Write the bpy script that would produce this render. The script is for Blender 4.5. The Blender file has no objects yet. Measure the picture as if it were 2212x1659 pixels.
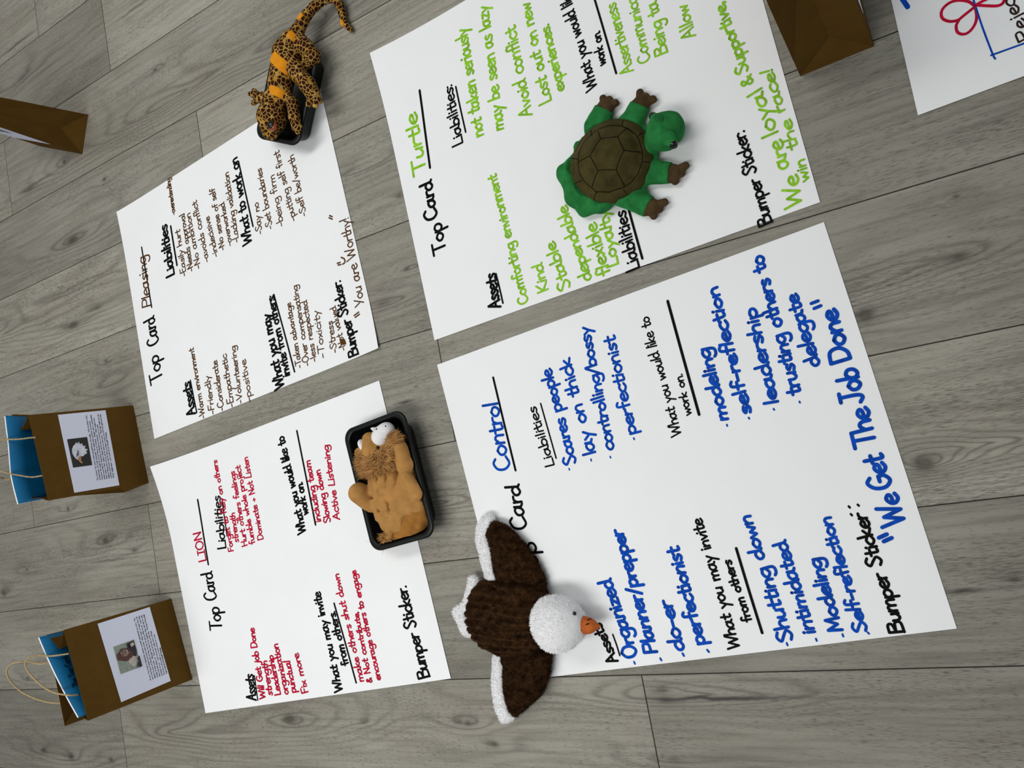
import bpy, bmesh, math, random
import numpy as np
from mathutils import Vector, Matrix

# ------------------------------------------------------------------ camera, world, lights, exposure
SC = bpy.context.scene
COL = SC.collection
cam_data = bpy.data.cameras.new('camera')
cam = bpy.data.objects.new('camera', cam_data)
COL.objects.link(cam)
cam_data.sensor_fit = 'HORIZONTAL'
cam_data.sensor_width = 36.0
cam_data.lens = 36.0 * 1642.733 / 2212.0
cam_data.clip_start = 0.02
RIGHT = Vector((0.8559, -0.1794, -0.4851)).normalized()
BACK = -Vector((-0.4752, 0.0972, -0.8745)).normalized()
UP = BACK.cross(RIGHT).normalized()
RIGHT = UP.cross(BACK).normalized()
M = Matrix.Identity(4)
for i in range(3):
    M[i][0], M[i][1], M[i][2] = RIGHT[i], UP[i], BACK[i]
M.translation = Vector((0, 0, 1.28668))
cam.matrix_world = M
SC.camera = cam

world = bpy.data.worlds.new('room_light')
SC.world = world
world.use_nodes = True
world.node_tree.nodes['Background'].inputs[0].default_value = (0.93, 0.97, 1.0, 1)
world.node_tree.nodes['Background'].inputs[1].default_value = 0.27


def panel_light(name, loc, target, sx, sy, power, color=(1, 1, 1)):
    d = bpy.data.lights.new(name, 'AREA')
    d.shape = 'RECTANGLE'; d.size = sx; d.size_y = sy; d.energy = power; d.color = color; d.spread = math.radians(120)
    o = bpy.data.objects.new(name, d)
    o.location = loc
    o.rotation_euler = (Vector(target) - Vector(loc)).to_track_quat('-Z', 'Y').to_euler()
    COL.objects.link(o)


for lx, ly, lp in ((-1.95, -0.70, 10), (-0.72, -0.80, 12.5), (-2.0, 1.30, 8.3), (-0.95, 1.30, 8.5)):
    panel_light('ceiling_panel_light', (lx, ly, 2.6), (lx, ly, 0), 1.2, 0.6, lp, (1.0, 0.99, 0.96))
SC.view_settings.view_transform = 'Standard'
SC.view_settings.look = 'None'
SC.view_settings.gamma = 1.0
SC.view_settings.use_curve_mapping = False
SC.view_settings.exposure = 0.0

# ------------------------------------------------------------------ measured tables (metres)
SHEETS={"C":[[-0.8015,-0.4193],[-0.8619,0.217],[-0.0966,0.2778],[-0.0445,-0.3581]],"T":[[-0.8572,0.2674],[-0.8865,0.9034],[-0.1245,0.9398],[-0.0955,0.3102]],"P":[[-1.7741,0.2203],[-1.7983,0.8475],[-1.0449,0.9077],[-0.9984,0.2837]],"L":[[-1.7219,-0.4819],[-1.7783,0.1496],[-1.0151,0.2164],[-0.9591,-0.4118]],"S":[[0.0609,0.3934],[0.0673,1.0283],[0.8287,1.0581],[0.8223,0.4231]]}
CURL={'L': [(1, 0, 0.021, 0.22)], 'T': [(1, 0, 0.012, 0.2)], 'P': [(1, 0, 0.004, 0.15), (0, 1, 0.006, 0.12)], 'C': [], 'S': []}
BLOCKS=[["P","title","black marker title words","black",[["Top",[[0.1386,0.0698],[0.2126,0.0664]],0.02993,0.00648],["Card",[[0.2361,0.0768],[0.3149,0.0759]],0.03033,0.00654],[0,[[0.3382,0.0728],[0.5056,0.0727]],0.0,0.00485]]],["P","title_word","brown marker word on the title line","brown",[["Pleasing",[[0.3401,0.0702],[0.4796,0.0814]],0.02442,0.00484]]],["P","heading","black bold heading","black",[["Liabilities",[[0.3854,0.18],[0.5291,0.1831]],0.02129,0.00702],[0,[[0.4088,0.1954],[0.5148,0.1977]],0.0,0.00582]]],["P","list","brown handwritten list","brown",[["-overextending",[[0.5364,0.223],[0.6368,0.2268]],0.0114,0.00352],["-Easily hurt",[[0.3697,0.2223],[0.4951,0.228]],0.01314,0.00344],["-Needs approval",[[0.372,0.2509],[0.528,0.2553]],0.01301,0.00341],["-No ambition",[[0.3692,0.2784],[0.521,0.2768]],0.01351,0.00338],["-avoids conflict",[[0.3741,0.3117],[0.5409,0.308]],0.014,0.00334],["-indecisive",[[0.3748,0.3467],[0.4846,0.3411]],0.01304,0.00329],["-No sense of self",[[0.3813,0.3722],[0.5447,0.3775]],0.01292,0.00326],["-overworked",[[0.3821,0.3998],[0.4967,0.4006]],0.0127,0.00322],["-Lacking validation",[[0.3817,0.4241],[0.5625,0.4343]],0.01323,0.0032]]],["P","heading","black bold heading","black",[["What to work on",[[0.3608,0.4652],[0.5857,0.4719]],0.01914,0.00577],[0,[[0.3997,0.4789],[0.5708,0.4736]],0.0,0.00471]]],["P","list","brown handwritten list","brown",[["-Say no",[[0.3704,0.5036],[0.4498,0.5106]],0.01314,0.00307],["-Set boundaries",[[0.3698,0.5386],[0.5246,0.5417]],0.01302,0.00305],["-being firm",[[0.3622,0.5734],[0.4922,0.576]],0.01331,0.00299],["-putting self first",[[0.3595,0.6123],[0.5405,0.6051]],0.01314,0.00296],["-Self be/worth",[[0.3578,0.645],[0.5117,0.6456]],0.01284,0.00291]]],["P","heading","black bold heading","black",[["Assets",[[0.0184,0.1693],[0.1091,0.1676]],0.01995,0.0067],[0,[[0.0226,0.1744],[0.1079,0.1714]],0.0,0.00446]]],["P","list","brown handwritten list","brown",[["-Warm environment",[[0.0002,0.2011],[0.1856,0.2024]],0.01249,0.00332],["-Friendly",[[0.0005,0.2363],[0.1005,0.2415]],0.01344,0.00325],["-Considerate",[[0.0001,0.2701],[0.1289,0.2767]],0.01324,0.00321],["-Empathetic",[[-0.0008,0.305],[0.1338,0.3119]],0.01363,0.00317],["-Volunteering",[[-0.0005,0.3353],[0.1432,0.3465]],0.0128,0.00313],["-positive",[[-0.005,0.3663],[0.1009,0.3719]],0.01315,0.00308]]],["P","heading","black bold heading","black",[["What you may",[[-0.0027,0.4743],[0.1831,0.4746]],0.01937,0.00593],["invite from others:",[[0.0181,0.4989],[0.2215,0.4982]],0.01583,0.00541],[0,[[0.024,0.5148],[0.2185,0.5003]],0.0,0.00441]]],["P","list","brown handwritten list","brown",[["-Taken advantage",[[0.0261,0.5381],[0.1836,0.5454]],0.01156,0.00289],["-Over compensating",[[0.0237,0.562],[0.2152,0.5754]],0.01197,0.00286],["-less respected",[[0.0263,0.5848],[0.1717,0.5929]],0.01179,0.00283],["-Toxicity",[[0.0263,0.611],[0.138,0.6209]],0.01262,0.00279],["-Stress",[[0.0271,0.6476],[0.1014,0.6521]],0.01234,0.00274],["-Not valued",[[0.0252,0.6726],[0.1303,0.6697]],0.01174,0.00273],[1,[[0.0416,0.6633],[0.0392,0.6754],[0.0458,0.6634],[0.0434,0.6755],[0.0492,0.6632],[0.0479,0.6746],[0.0526,0.6631]],0.0,0.0041]]],["P","heading","black bold heading","black",[["Bumper Sticker:",[[0.0022,0.7046],[0.1822,0.698]],0.01871,0.00541]]],["P","slogan","brown handwritten slogan with a smiley","brown",[["You are Worthy!",[[0.1024,0.7475],[0.3073,0.7575]],0.01699,0.00313],[1,[[0.0908,0.7146],[0.0941,0.7289]],0.0,0.00314],[1,[[0.086,0.7164],[0.0889,0.7296]],0.0,0.00314],[1,[[0.3308,0.709],[0.3254,0.7156]],0.0,0.00325],[1,[[0.3268,0.7062],[0.32,0.7141]],0.0,0.00325],[1,[[0.2194,0.7009],[0.2183,0.7092]],0.0,0.0032],[1,[[0.2148,0.7018],[0.213,0.7098]],0.0,0.0032],[1,[[0.2279,0.715],[0.2226,0.722],[0.2162,0.7234],[0.2123,0.7202],[0.2119,0.7148]],0.0,0.00319]]],["L","title","black marker title words","black",[["Top",[[0.1882,0.1204],[0.2479,0.1259]],0.02889,0.00577],["Card",[[0.2624,0.124],[0.3361,0.1257]],0.02913,0.00581],[0,[[0.3532,0.1196],[0.5159,0.1287]],0.0,0.00524]]],["L","title_word","red marker word on the title line","red",[["LION",[[0.3609,0.1155],[0.4399,0.1152]],0.01793,0.00458]]],["L","heading","black heading","black",[["Liabilities",[[0.3764,0.1932],[0.5092,0.21]],0.01951,0.00509],[0,[[0.4081,0.2059],[0.4992,0.214]],0.0,0.00381]]],["L","list","red handwritten list","red",[["Forget to Rely on others",[[0.3664,0.2179],[0.5963,0.223]],0.01195,0.0038],["strength",[[0.3842,0.2417],[0.4584,0.2474]],0.01245,0.00374],["Hurt others feelings",[[0.3698,0.2675],[0.5551,0.2767]],0.01234,0.00372],["fumble whole project",[[0.3697,0.2942],[0.5639,0.2992]],0.01219,0.00368],["Dominate + Not Listen",[[0.374,0.3241],[0.5771,0.3303]],0.01201,0.00364]]],["L","heading","black heading","black",[["What you would like to",[[0.3623,0.4614],[0.5953,0.4589]],0.01647,0.00517],["work on.",[[0.4006,0.4811],[0.4794,0.4833]],0.01489,0.0051],[0,[[0.375,0.4948],[0.5937,0.5022]],0.0,0.00452]]],["L","list","red handwritten list","red",[["including team",[[0.3767,0.5124],[0.5209,0.5215]],0.01272,0.00391],["Slowing down",[[0.3703,0.5405],[0.4931,0.5437]],0.01252,0.00386],["Active Listening",[[0.3701,0.5687],[0.5394,0.5838]],0.01233,0.00381]]],["L","heading","black heading","black",[["Assets",[[0.0108,0.189],[0.075,0.1974]],0.02159,0.00552],[0,[[0.0128,0.1948],[0.0696,0.2002]],0.0,0.00367]]],["L","list","red handwritten list","red",[["Will Get job Done",[[0.0116,0.2215],[0.1804,0.2324]],0.01351,0.00425],["strength",[[0.0174,0.247],[0.1009,0.2522]],0.0133,0.0042],["Leadership",[[0.0156,0.2749],[0.1105,0.2753]],0.01313,0.00416],["organization",[[0.0144,0.3005],[0.1345,0.2997]],0.01365,0.00412],["punctual",[[0.0157,0.3252],[0.0918,0.3261]],0.01343,0.00407],["Fix more",[[0.0118,0.3634],[0.1048,0.3576]],0.01319,0.00401]]],["L","heading","black heading","black",[["What you may invite",[[0.0034,0.4668],[0.2293,0.4639]],0.01567,0.00496],["from others.",[[0.0576,0.5009],[0.1813,0.495]],0.01477,0.00489],[0,[[0.0194,0.5112],[0.196,0.4982]],0.0,0.00433]]],["L","list","red handwritten list","red",[["make others shut down",[[0.0179,0.5336],[0.2586,0.53]],0.01211,0.00375],["& Not contribute,",[[0.0122,0.5563],[0.1688,0.5607]],0.01067,0.00369],["encourage others to engage",[[0.0162,0.5815],[0.2567,0.5798]],0.01118,0.00367]]],["L","heading","black heading","black",[["Bumper Sticker.",[[0.0061,0.7105],[0.2025,0.7044]],0.01959,0.00543]]],["T","title","black marker title words","black",[["Top",[[0.1634,0.0725],[0.2291,0.0749]],0.0203,0.00602],["Card",[[0.236,0.0683],[0.3212,0.0734]],0.02064,0.00656],[0,[[0.3449,0.0774],[0.5089,0.0934]],0.0,0.00523]]],["T","title_word","green marker word on the title line","green",[["Turtle",[[0.3383,0.065],[0.4711,0.0735]],0.02116,0.00621]]],["T","heading","black heading","black",[["Liabilities:",[[0.3585,0.1641],[0.4885,0.1691]],0.01555,0.00458],[0,[[0.3799,0.1762],[0.4779,0.1771]],0.0,0.00365]]],["T","list","light green handwritten list","green",[["not taken seriously",[[0.3548,0.213],[0.5829,0.2296]],0.01813,0.00495],["may be seen as lazy",[[0.3478,0.2587],[0.6027,0.2858]],0.01762,0.00484],["Avoid conflict",[[0.3488,0.3234],[0.5345,0.3314]],0.01737,0.00469],["Lost out on new",[[0.3563,0.3668],[0.5634,0.3713]],0.0161,0.00461],["experiences.",[[0.365,0.3973],[0.5039,0.3981]],0.01442,0.00453]]],["T","heading","black heading","black",[["What you would like to",[[0.3415,0.4594],[0.573,0.4486]],0.01443,0.00391],["work on.",[[0.374,0.4846],[0.4418,0.4886]],0.01131,0.00382],[0,[[0.3504,0.4991],[0.5511,0.4921]],0.0,0.00383]]],["T","list","light green handwritten list","green",[["Assertiveness",[[0.3392,0.5301],[0.477,0.529]],0.01488,0.00374],["Communication",[[0.3427,0.5623],[0.5124,0.5681]],0.01461,0.00368],["Being ta",[[0.3411,0.5949],[0.442,0.5996]],0.01479,0.0039],["Allow",[[0.3473,0.6472],[0.4107,0.6455]],0.01426,0.0038]]],["T","heading","black heading","black",[["Assets",[[0.0157,0.1657],[0.0884,0.1705]],0.01774,0.00565],[0,[[0.0234,0.173],[0.084,0.1723]],0.0,0.00347]]],["T","list","light green handwritten list","green",[["Comforting environment",[[0.0061,0.2267],[0.2743,0.2205]],0.01466,0.00428],["Kind",[[0.0149,0.2725],[0.0724,0.2721]],0.01484,0.00413],["Stable",[[0.0056,0.3186],[0.1031,0.3069]],0.01576,0.00446],["dependable",[[0.007,0.3617],[0.1595,0.347]],0.015,0.00438],["flexible",[[0.0046,0.3986],[0.1075,0.3938]],0.01634,0.00441],["Loyalty",[[0.0142,0.4166],[0.1208,0.4222]],0.01484,0.00437]]],["T","heading","black heading","black",[["Liabilities",[[-0.0049,0.4533],[0.1086,0.4534]],0.01571,0.00428],[0,[[0.0122,0.4625],[0.1092,0.4601]],0.0,0.00427]]],["T","heading","black bold heading","black",[["Bumper Sticker:",[[-0.0076,0.6855],[0.1602,0.6811]],0.01397,0.00408]]],["T","slogan","large light green slogan","green",[["We",[[0.0025,0.7337],[0.0563,0.7412]],0.01685,0.00445],["are",[[0.0696,0.7314],[0.1213,0.7319]],0.01615,0.00425],["loyal",[[0.1294,0.7302],[0.2169,0.7233]],0.01653,0.00432],["&",[[0.2235,0.7146],[0.2454,0.7141]],0.01202,0.00412],["Supportive,",[[0.2491,0.7128],[0.3841,0.7033]],0.01345,0.00419],["win",[[0.0374,0.7556],[0.077,0.7569]],0.01115,0.00364],["the",[[0.0942,0.7524],[0.147,0.7528]],0.01239,0.00369],["race!",[[0.1598,0.7492],[0.2398,0.7468]],0.01268,0.00375]]],["C","title_word","black marker title word","black",[["Top",[[0.1699,0.1014],[0.249,0.1147]],0.02075,0.00574]]],["C","title_word","black marker title word","black",[["Card",[[0.272,0.1042],[0.3613,0.1136]],0.02106,0.00581]]],["C","title_line","black ruled line under the title word","black",[[0,[[0.3875,0.114],[0.5726,0.1186]],0.0,0.00452]]],["C","title_word","blue marker word on the title line","blue",[["Control",[[0.3893,0.1023],[0.5263,0.1142]],0.02302,0.00592]]],["C","heading","black heading","black",[["Liabilities",[[0.3755,0.1967],[0.4952,0.1916]],0.01331,0.00366],[0,[[0.3897,0.2046],[0.4962,0.2033]],0.0,0.00298]]],["C","list","blue handwritten list","blue",[["Scares people",[[0.3691,0.2424],[0.5548,0.2421]],0.01568,0.00554],["lay on thick",[[0.3768,0.2835],[0.562,0.2844]],0.0166,0.00543],["controlling/bossy",[[0.3751,0.3208],[0.6059,0.3384]],0.01487,0.00532],["perfectionist",[[0.3915,0.369],[0.5746,0.38]],0.01503,0.00519],[1,[[0.3651,0.2246],[0.3626,0.2246]],0.0,0.00292],[1,[[0.3715,0.272],[0.3683,0.272]],0.0,0.00285],[1,[[0.3673,0.3097],[0.3648,0.31]],0.0,0.0028],[1,[[0.388,0.3622],[0.3855,0.3627]],0.0,0.00303]]],["C","heading","black heading","black",[["What you would like to",[[0.3704,0.4473],[0.5865,0.4497]],0.01188,0.00323],["work on.",[[0.3989,0.4735],[0.473,0.4777]],0.00983,0.00316],[0,[[0.3972,0.4864],[0.5992,0.4905]],0.0,0.0049]]],["C","list","blue handwritten list","blue",[["modeling",[[0.3737,0.5311],[0.5023,0.5349]],0.01466,0.00602],["self-reflection",[[0.3742,0.57],[0.5966,0.5771]],0.01436,0.00594],["leadership",[[0.3788,0.6148],[0.5424,0.6255]],0.01443,0.00576],["trusting others to",[[0.384,0.6533],[0.621,0.6601]],0.01417,0.00568],["delegate",[[0.4193,0.693],[0.5428,0.6923]],0.01432,0.00555],[1,[[0.3691,0.5263],[0.3667,0.5263]],0.0,0.00299],[1,[[0.3712,0.5637],[0.3689,0.5643]],0.0,0.00293],[1,[[0.3746,0.6057],[0.3724,0.6064]],0.0,0.00287],[1,[[0.3751,0.6472],[0.373,0.6475]],0.0,0.0028]]],["C","heading","black heading","black",[["Assets",[[0.0111,0.2173],[0.0855,0.2027]],0.01374,0.00495],[0,[[0.0226,0.2233],[0.0604,0.2209]],0.0,0.00295]]],["C","list","blue handwritten list","blue",[["Organized",[[0.0147,0.2572],[0.1587,0.2466]],0.01745,0.00617],["Planner/prepper",[[0.0165,0.2954],[0.2399,0.2938]],0.01638,0.00638],["do-er",[[0.0155,0.3453],[0.1051,0.3449]],0.01691,0.00616],["perfectionist",[[0.0204,0.3842],[0.1918,0.3862]],0.01593,0.00606],[1,[[0.0091,0.2472],[0.0053,0.2478]],0.0,0.00323],[1,[[0.0096,0.2976],[0.0058,0.2987]],0.0,0.00345],[1,[[0.0131,0.3401],[0.0088,0.3414]],0.0,0.00369],[1,[[0.0139,0.3847],[0.0101,0.3866]],0.0,0.0036]]],["C","heading","black heading","black",[["What you may invite",[[0.0078,0.4408],[0.2295,0.4396]],0.01297,0.00412],["from others",[[0.0484,0.4727],[0.1541,0.4671]],0.01036,0.00405],[0,[[0.0298,0.4837],[0.1691,0.4822]],0.0,0.00459]]],["C","list","blue handwritten list","blue",[["Shutting down",[[0.0099,0.5293],[0.2197,0.5197]],0.01494,0.00562],["intimidated",[[0.0165,0.5655],[0.1683,0.563]],0.01444,0.00548],["Modeling",[[0.0148,0.6063],[0.1324,0.6063]],0.01394,0.0056],["Self-reflection",[[0.0095,0.6414],[0.1924,0.6394]],0.01262,0.00524],[1,[[0.0094,0.5174],[0.0055,0.5176]],0.0,0.00306],[1,[[0.0104,0.5637],[0.007,0.564]],0.0,0.00298],[1,[[0.0123,0.6047],[0.0085,0.6049]],0.0,0.00291],[1,[[0.0103,0.6413],[0.008,0.6427]],0.0,0.00285]]],["C","heading","black bold heading","black",[["Bumper Sticker",[[0.0011,0.6923],[0.1875,0.6902]],0.01355,0.00483],[1,[[0.2004,0.6703],[0.198,0.6714]],0.0,0.0034],[1,[[0.2004,0.6835],[0.1982,0.6847]],0.0,0.00337],[1,[[0.1884,0.6698],[0.1859,0.6709]],0.0,0.00339]]],["C","slogan","large blue slogan","blue",[["We",[[0.1567,0.7399],[0.2082,0.7406]],0.02053,0.00658],["Get",[[0.2125,0.7379],[0.2697,0.7372]],0.01971,0.00665],["The",[[0.2788,0.7347],[0.342,0.7389]],0.02,0.00672],["Job",[[0.3458,0.7366],[0.4047,0.7408]],0.01969,0.00678],["Done",[[0.413,0.7382],[0.5013,0.7387]],0.01891,0.00688],[1,[[0.1458,0.698],[0.149,0.7104]],0.0,0.00612],[1,[[0.1393,0.703],[0.1425,0.7154]],0.0,0.0061],[1,[[0.5186,0.7083],[0.5192,0.719]],0.0,0.00523],[1,[[0.5096,0.71],[0.5106,0.7207]],0.0,0.00521]]],["S","drawing","red looped flower drawing","red",[[2,[[0.1239,0.0992],[0.1334,0.0932],[0.1411,0.0821],[0.1431,0.0708],[0.1387,0.061],[0.1311,0.0573],[0.1232,0.0589],[0.1161,0.0664],[0.1136,0.0757],[0.1158,0.0819],[0.1191,0.0904],[0.1218,0.0976]],0.0,0.0041],[2,[[0.1126,0.0765],[0.1071,0.0722],[0.0982,0.0714],[0.0921,0.0753],[0.0897,0.0816],[0.0925,0.0889],[0.1001,0.0957],[0.1101,0.0989],[0.1226,0.0995]],0.0,0.00395],[2,[[0.1239,0.0992],[0.1252,0.106],[0.126,0.1156],[0.1255,0.1278],[0.1185,0.1347],[0.1116,0.1324],[0.1105,0.1257],[0.1155,0.1154],[0.1215,0.1052],[0.1244,0.1001]],0.0,0.0041]]],["S","marker_bar","thick blue marker bar","blue",[[1,[[0.1895,0.0111],[0.1628,0.0187]],0.0,0.00678]]],["S","ruled_box","ruled blue box corner","blue",[[2,[[0.1402,0.0994],[0.1247,0.0999],[0.0876,0.1023],[0.0466,0.1063],[0.0383,0.108]],0.0,0.00247],[1,[[0.0455,0.1042],[0.0443,0.1444],[0.0435,0.1874]],0.0,0.00262]]],["S","writing","dark brown handwritten word","darkbrown",[["Rejec",[[0.0478,0.1558],[0.1147,0.1442]],0.01091,0.00296]]]]
T_RIM=[[-0.3783,0.5516,0.026],[-0.3516,0.5345,0.026],[-0.3386,0.5099,0.026],[-0.3343,0.4758,0.026],[-0.3411,0.4492,0.026],[-0.3575,0.4275,0.026],[-0.3902,0.414,0.026],[-0.4215,0.4103,0.026],[-0.4439,0.4191,0.026],[-0.469,0.4425,0.026],[-0.4818,0.4671,0.026],[-0.4861,0.4942,0.026],[-0.4789,0.5154,0.026],[-0.4602,0.5358,0.026],[-0.4335,0.5528,0.026],[-0.4063,0.5574,0.026]]
T_SHELL=[-0.4108, 0.4848, 0.028, 0.05]
T_LINES=[[[-0.4034,0.5109,0.0724],[-0.3757,0.5057,0.0656],[-0.3698,0.4795,0.0653],[-0.3898,0.452,0.0667],[-0.4197,0.4602,0.073],[-0.4269,0.4878,0.0763],[-0.4034,0.5109,0.0724]],[[-0.4544,0.4899,0.063],[-0.4509,0.5057,0.0612],[-0.4392,0.5241,0.0566],[-0.4235,0.5311,0.0574],[-0.4091,0.5364,0.0544],[-0.3916,0.5373,0.0509],[-0.3735,0.5298,0.0499],[-0.3612,0.5208,0.0478],[-0.3507,0.5075,0.0439],[-0.3463,0.4949,0.0429],[-0.3455,0.4738,0.0424],[-0.3495,0.4576,0.0422],[-0.3603,0.4406,0.0424],[-0.3737,0.4307,0.0427],[-0.3885,0.426,0.0435],[-0.4165,0.4251,0.0476],[-0.4388,0.4332,0.0475],[-0.4441,0.4412,0.0513],[-0.4549,0.4563,0.0532],[-0.4589,0.4733,0.0569],[-0.4544,0.4899,0.063]],[[-0.4034,0.5109,0.0724],[-0.4096,0.5298,0.0606]],[[-0.3757,0.5057,0.0656],[-0.3675,0.516,0.0558],[-0.3612,0.5208,0.0478]],[[-0.3698,0.4795,0.0653],[-0.3568,0.4754,0.0544],[-0.3456,0.4735,0.0424]],[[-0.3898,0.452,0.0667],[-0.3882,0.4388,0.0566],[-0.3881,0.4259,0.0433]],[[-0.4197,0.4602,0.073],[-0.4321,0.4506,0.0645],[-0.4438,0.4416,0.0518]],[[-0.4269,0.4878,0.0763],[-0.4399,0.4881,0.0718],[-0.455,0.4899,0.0626]],[[-0.4305,0.549,0.0349],[-0.4211,0.5253,0.0628]],[[-0.3685,0.543,0.0331],[-0.3695,0.5299,0.0473]],[[-0.3412,0.5092,0.0319],[-0.3475,0.501,0.0428]],[[-0.3395,0.4564,0.0297],[-0.3494,0.4576,0.0421]],[[-0.3893,0.4142,0.0281],[-0.3921,0.4235,0.0413]],[[-0.4519,0.4251,0.0289],[-0.4387,0.4328,0.0471]],[[-0.4818,0.4667,0.028],[-0.4603,0.4608,0.0508]],[[-0.4783,0.5133,0.0301],[-0.4547,0.495,0.0619]]]
T_LIMB=[[-0.4254,0.5593,0.017],[-0.4036,0.5837,0.017],[-0.366,0.538,0.017],[-0.3399,0.565,0.017],[-0.3593,0.4499,0.017],[-0.3112,0.4305,0.017],[-0.4018,0.4235,0.017],[-0.3595,0.3857,0.017]]
T_TOE=[[-0.4039,0.603,0.013],[-0.3947,0.5967,0.013],[-0.3853,0.5879,0.013],[-0.3372,0.586,0.013],[-0.3293,0.5761,0.013],[-0.3195,0.568,0.013],[-0.2884,0.4354,0.013],[-0.2975,0.4259,0.013],[-0.3088,0.4178,0.013],[-0.3361,0.3869,0.013],[-0.3468,0.3784,0.013],[-0.3573,0.3713,0.013]]
T_PAW=[[-0.4013,0.5903,0.015],[-0.3342,0.5691,0.015],[-0.3058,0.4291,0.015],[-0.3544,0.382,0.015]]
T_HEAD=[[-0.3034,0.4932,0.045]]
T_NECK=[[-0.3377,0.4995,0.016],[-0.3498,0.4811,0.016]]
T_NOSE=[[-0.2837,0.4974,0.04]]
T_LID=[[-0.2918,0.4726,0.07],[-0.3038,0.5044,0.07]]
T_EYE=[[-0.2873,0.4618,0.072],[-0.3111,0.52,0.062]]
T_SACK=[[-0.5004,0.4961,0.018],[-0.481,0.5014,0.024],[-0.4884,0.4487,0.02],[-0.4777,0.4223,0.016],[-0.4427,0.42,0.02],[-0.4541,0.4543,0.026],[-0.409,0.446,0.03]]
E_W1=[[-0.7863,-0.1105,0.022],[-0.7659,-0.1169,0.022],[-0.75,-0.1292,0.022],[-0.7216,-0.166,0.022],[-0.7029,-0.2037,0.022],[-0.6957,-0.2322,0.022],[-0.6977,-0.2649,0.022],[-0.7241,-0.291,0.022],[-0.7839,-0.2615,0.022],[-0.7973,-0.2371,0.022],[-0.7979,-0.203,0.022],[-0.7974,-0.1635,0.022],[-0.8017,-0.1313,0.022]]
E_W1B=[[-0.7921,-0.0963,0.018],[-0.7808,-0.1025,0.018],[-0.7835,-0.1155,0.018],[-0.7971,-0.1352,0.018],[-0.7938,-0.1647,0.018],[-0.7952,-0.2041,0.018],[-0.7892,-0.2465,0.018],[-0.8034,-0.2402,0.018],[-0.8207,-0.2178,0.018],[-0.8255,-0.1802,0.018],[-0.8282,-0.1398,0.018],[-0.8196,-0.1139,0.018],[-0.807,-0.0993,0.018]]
E_W2=[[-0.758,-0.3401,0.022],[-0.7372,-0.3536,0.022],[-0.7104,-0.3671,0.022],[-0.72,-0.3993,0.022],[-0.7443,-0.4364,0.022],[-0.7755,-0.4588,0.022],[-0.8105,-0.4785,0.022],[-0.8217,-0.4637,0.022],[-0.8243,-0.4278,0.022],[-0.8158,-0.3842,0.022],[-0.8173,-0.3622,0.022]]
E_W2B=[[-0.8329,-0.3585,0.018],[-0.849,-0.4159,0.018],[-0.8516,-0.4626,0.018],[-0.8421,-0.4915,0.018],[-0.8281,-0.4909,0.018],[-0.811,-0.4818,0.018],[-0.8202,-0.4678,0.018],[-0.8214,-0.4292,0.018],[-0.8143,-0.3881,0.018],[-0.8132,-0.361,0.018]]
E_BODY=[[-0.7754,-0.2903,0.042],[-0.8159,-0.2885,0.04],[-0.7372,-0.2925,0.042],[-0.7189,-0.2635,0.032],[-0.7383,-0.3279,0.032]]
E_BODYPOLY=[[-0.854,-0.2393,0.028],[-0.8363,-0.2235,0.028],[-0.8122,-0.2215,0.028],[-0.7819,-0.2395,0.028],[-0.7313,-0.228,0.028],[-0.6952,-0.251,0.028],[-0.7087,-0.3154,0.028],[-0.7353,-0.3594,0.028],[-0.784,-0.3653,0.028],[-0.8106,-0.3619,0.028],[-0.8357,-0.3485,0.028],[-0.862,-0.3234,0.028],[-0.8699,-0.2966,0.028],[-0.8658,-0.2651,0.028]]
E_TAIL=[[-0.8503,-0.2202,0.02],[-0.8713,-0.2667,0.02],[-0.8983,-0.2784,0.02],[-0.8802,-0.3089,0.02],[-0.8652,-0.299,0.02]]
E_HEAD=[[-0.6668,-0.3019,0.058]]
E_BEAK=[[-0.6243,-0.3074,0.055],[-0.5916,-0.3151,0.042],[-0.6204,-0.2934,0.05],[-0.626,-0.3255,0.05]]
E_EYE=[[-0.62,-0.283,0.073],[-0.6335,-0.3187,0.06]]
E_NOS=[[-0.6075,-0.299,0.0735],[-0.6002,-0.2994,0.0735],[-0.609,-0.3062,0.0735],[-0.6013,-0.3047,0.0735]]
L_BODY=[[-1.0103,0.0142,0.05],[-1.0061,-0.026,0.056],[-0.9749,-0.03,0.058],[-1.0068,-0.0703,0.054],[-0.9731,-0.0664,0.054],[-0.9474,-0.0053,0.048],[-0.9438,-0.0516,0.046]]
L_LOW=[[-0.9988,-0.1064,0.035],[-0.9611,-0.0947,0.035],[-0.9393,-0.0735,0.035],[-0.9328,-0.0545,0.035]]
L_LEG=[[-1.0571,-0.039,0.045],[-1.0672,-0.0109,0.062]]
L_ARM=[[-0.9244,-0.032,0.05],[-0.9379,0.005,0.064]]
L_PAW=[[-0.9427,0.0262,0.052],[-0.9372,0.0644,0.068]]
L_PAW2=[[-0.9342,0.0267,0.05],[-0.9559,0.0421,0.05]]
L_HEAD=[[-1.0064,0.0627,0.055]]
L_SNOUT=[[-1.0091,0.0723,0.068],[-1.0142,0.0933,0.066]]
L_MUZ=[[-0.9866,0.0923,0.062],[-0.9721,0.1037,0.058],[-1.01,0.1145,0.058],[-1.037,0.0823,0.058]]
L_EYE=[[-0.9878,0.0712,0.079],[-1.0247,0.0685,0.069]]
L_MANE=[[-1.0106,0.0458,0.062]]
L_EAR=[[-1.0493,0.0701,0.06],[-0.9637,0.0488,0.078]]
L_TAIL=[[-1.0043,-0.0864,0.055],[-1.0087,-0.1043,0.058],[-1.0241,-0.113,0.05],[-1.0532,-0.1187,0.035],[-1.0823,-0.1176,0.03],[-1.0702,-0.1301,0.03]]
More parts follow.
